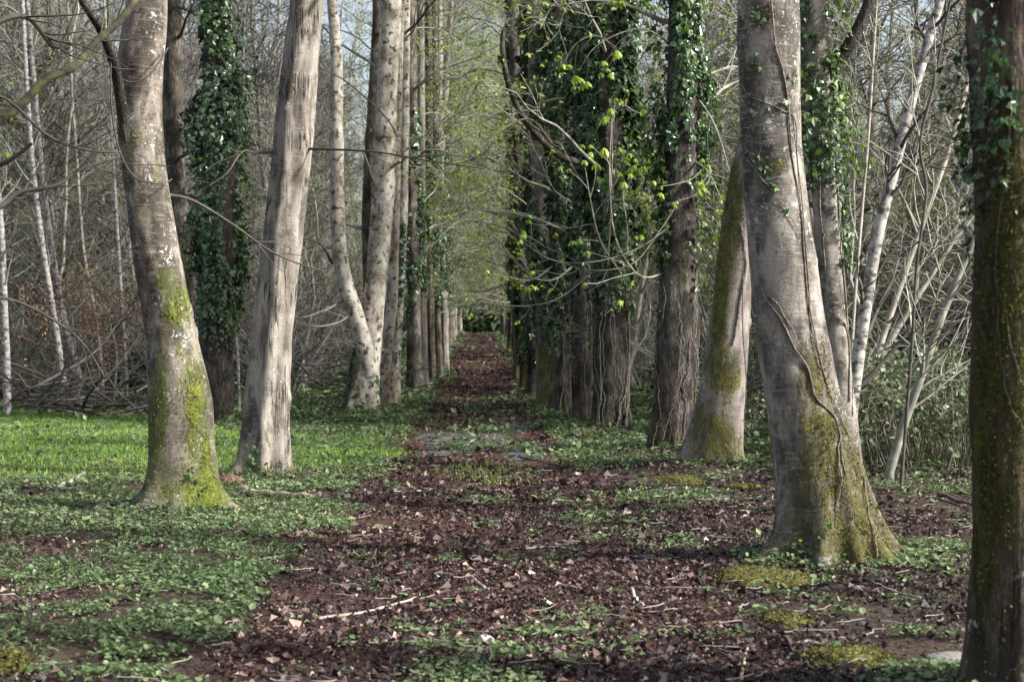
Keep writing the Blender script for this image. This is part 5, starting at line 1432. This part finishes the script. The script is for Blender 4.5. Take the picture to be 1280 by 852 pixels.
lump(1186, 832, .12, .09, .05, 4, 'stone_dark', 'stone', 'broad grey stone beside the right-edge trunk', 'stone', .2, 3, sink=.25)
lump(870, 683, .028, .02, .02, 5, 'stone', 'stone', 'small white stone left of the stout beech', 'stone', .3, 2, sink=.1)
lump(668, 795, .02, .018, .015, 6, 'stone', 'stone', 'tiny pale stone right of the white angular stone', 'stone', .3, 2, sink=.1)
lump(893, 784, .09, .07, .03, 7, 'rotwood', 'stone', 'flat brownish stone on the right half of the path', 'stone', .2, 3, sink=.3)
lump(1062, 826, .20, .24, .045, 8, 'moss', 'moss_cushion', 'larger flat moss cushion at the lower right', 'moss', .25, 4, sink=.35)
lump(985, 779, .13, .26, .035, 9, 'moss', 'moss_cushion', 'long low moss cushion below the stout beech', 'moss', .25, 4, sink=.35)
lump(930, 612, .18, .2, .05, 10, 'moss', 'moss_cushion', 'mossy hump at the foot of the leaning mossy trunk', 'moss', .25, 4, sink=.35)
lump(4, 842, .10, .10, .08, 11, 'moss', 'moss_cushion', 'mossy lump cut by the lower left corner', 'moss', .25, 4, sink=.2)
lump(955, 727, .30, .45, .05, 13, 'moss', 'moss_cushion', 'mossy swelling of ground left of the stout beech foot', 'moss', .2, 4, sink=.38)
lump(850, 603, .24, .5, .06, 14, 'moss', 'moss_cushion', 'mossy swelling of ground left of the leaning mossy trunk', 'moss', .2, 4, sink=.38)
lump(284, 606, .17, .12, .09, 12, 'rotwood', 'rotten_stump', 'crumbling brown stump piece between the two nearest left trees', 'stump', .35, 4, sink=.2)

# small flowering plant tufts at the foot of the stout beech
def tuft(px, py, seed, label, n=70, r=.14, flowers=2):
    p, d = G(px, py); p[2] = float(H(p[0], p[1])); rng = np.random.default_rng(seed)
    root = thing('celandine', label, 'plant', p)
    q = np.stack([rng.normal(size=n) * r, rng.normal(size=n) * r * .7, rng.uniform(.02, .14, n)], 1); q[:, 2] *= np.exp(-(q[:, 0] ** 2 + q[:, 1] ** 2) / (2.5 * r * r))
    B = basis(np.tile([0, -.2, 1.], (n, 1)) + rng.normal(size=(n, 3)) * .4, rng)
    V, T = scatter(ROUND_V, ROUND_F, q, B, rng.uniform(.025, .05, n)); a = Acc(); a.add(V, T, tint=np.repeat(rng.uniform(.3, 1, n), 6))
    obj('foliage', a.mesh('foliage', M['cover'], smooth=False), root, kind='stuff')
    for k in range(flowers):
        A = Acc(); c = np.array([rng.normal() * r, -r * .6, .12 + .03 * rng.random()])
        an = np.arange(8) * 2 * pi / 8
        pp = np.tile(c, (8, 1)); nr = np.tile([0, -.6, 1.], (8, 1)); yw = np.stack([np.cos(an), np.sin(an), an * 0], 1)
        V, T = scatter(LEAF_V, LEAF_F, pp, basis(nr, rng, yw), np.full(8, .018)); A.add(V, T)
        obj('flower', A.mesh('flower', M['petal']), root)
tuft(992, 712, 1, 'leafy plant with a yellow flower at the front of the stout beech', 90, .12, 1)
tuft(1088, 700, 2, 'leafy plant with a yellow flower in the fold of the stout beech foot', 40, .07, 1)
tuft(345, 612, 3, 'leafy plant at the foot of the split grey tree', 90, .2, 0)
tuft(905, 600, 4, 'leafy plant at the foot of the leaning mossy trunk', 80, .2, 0)
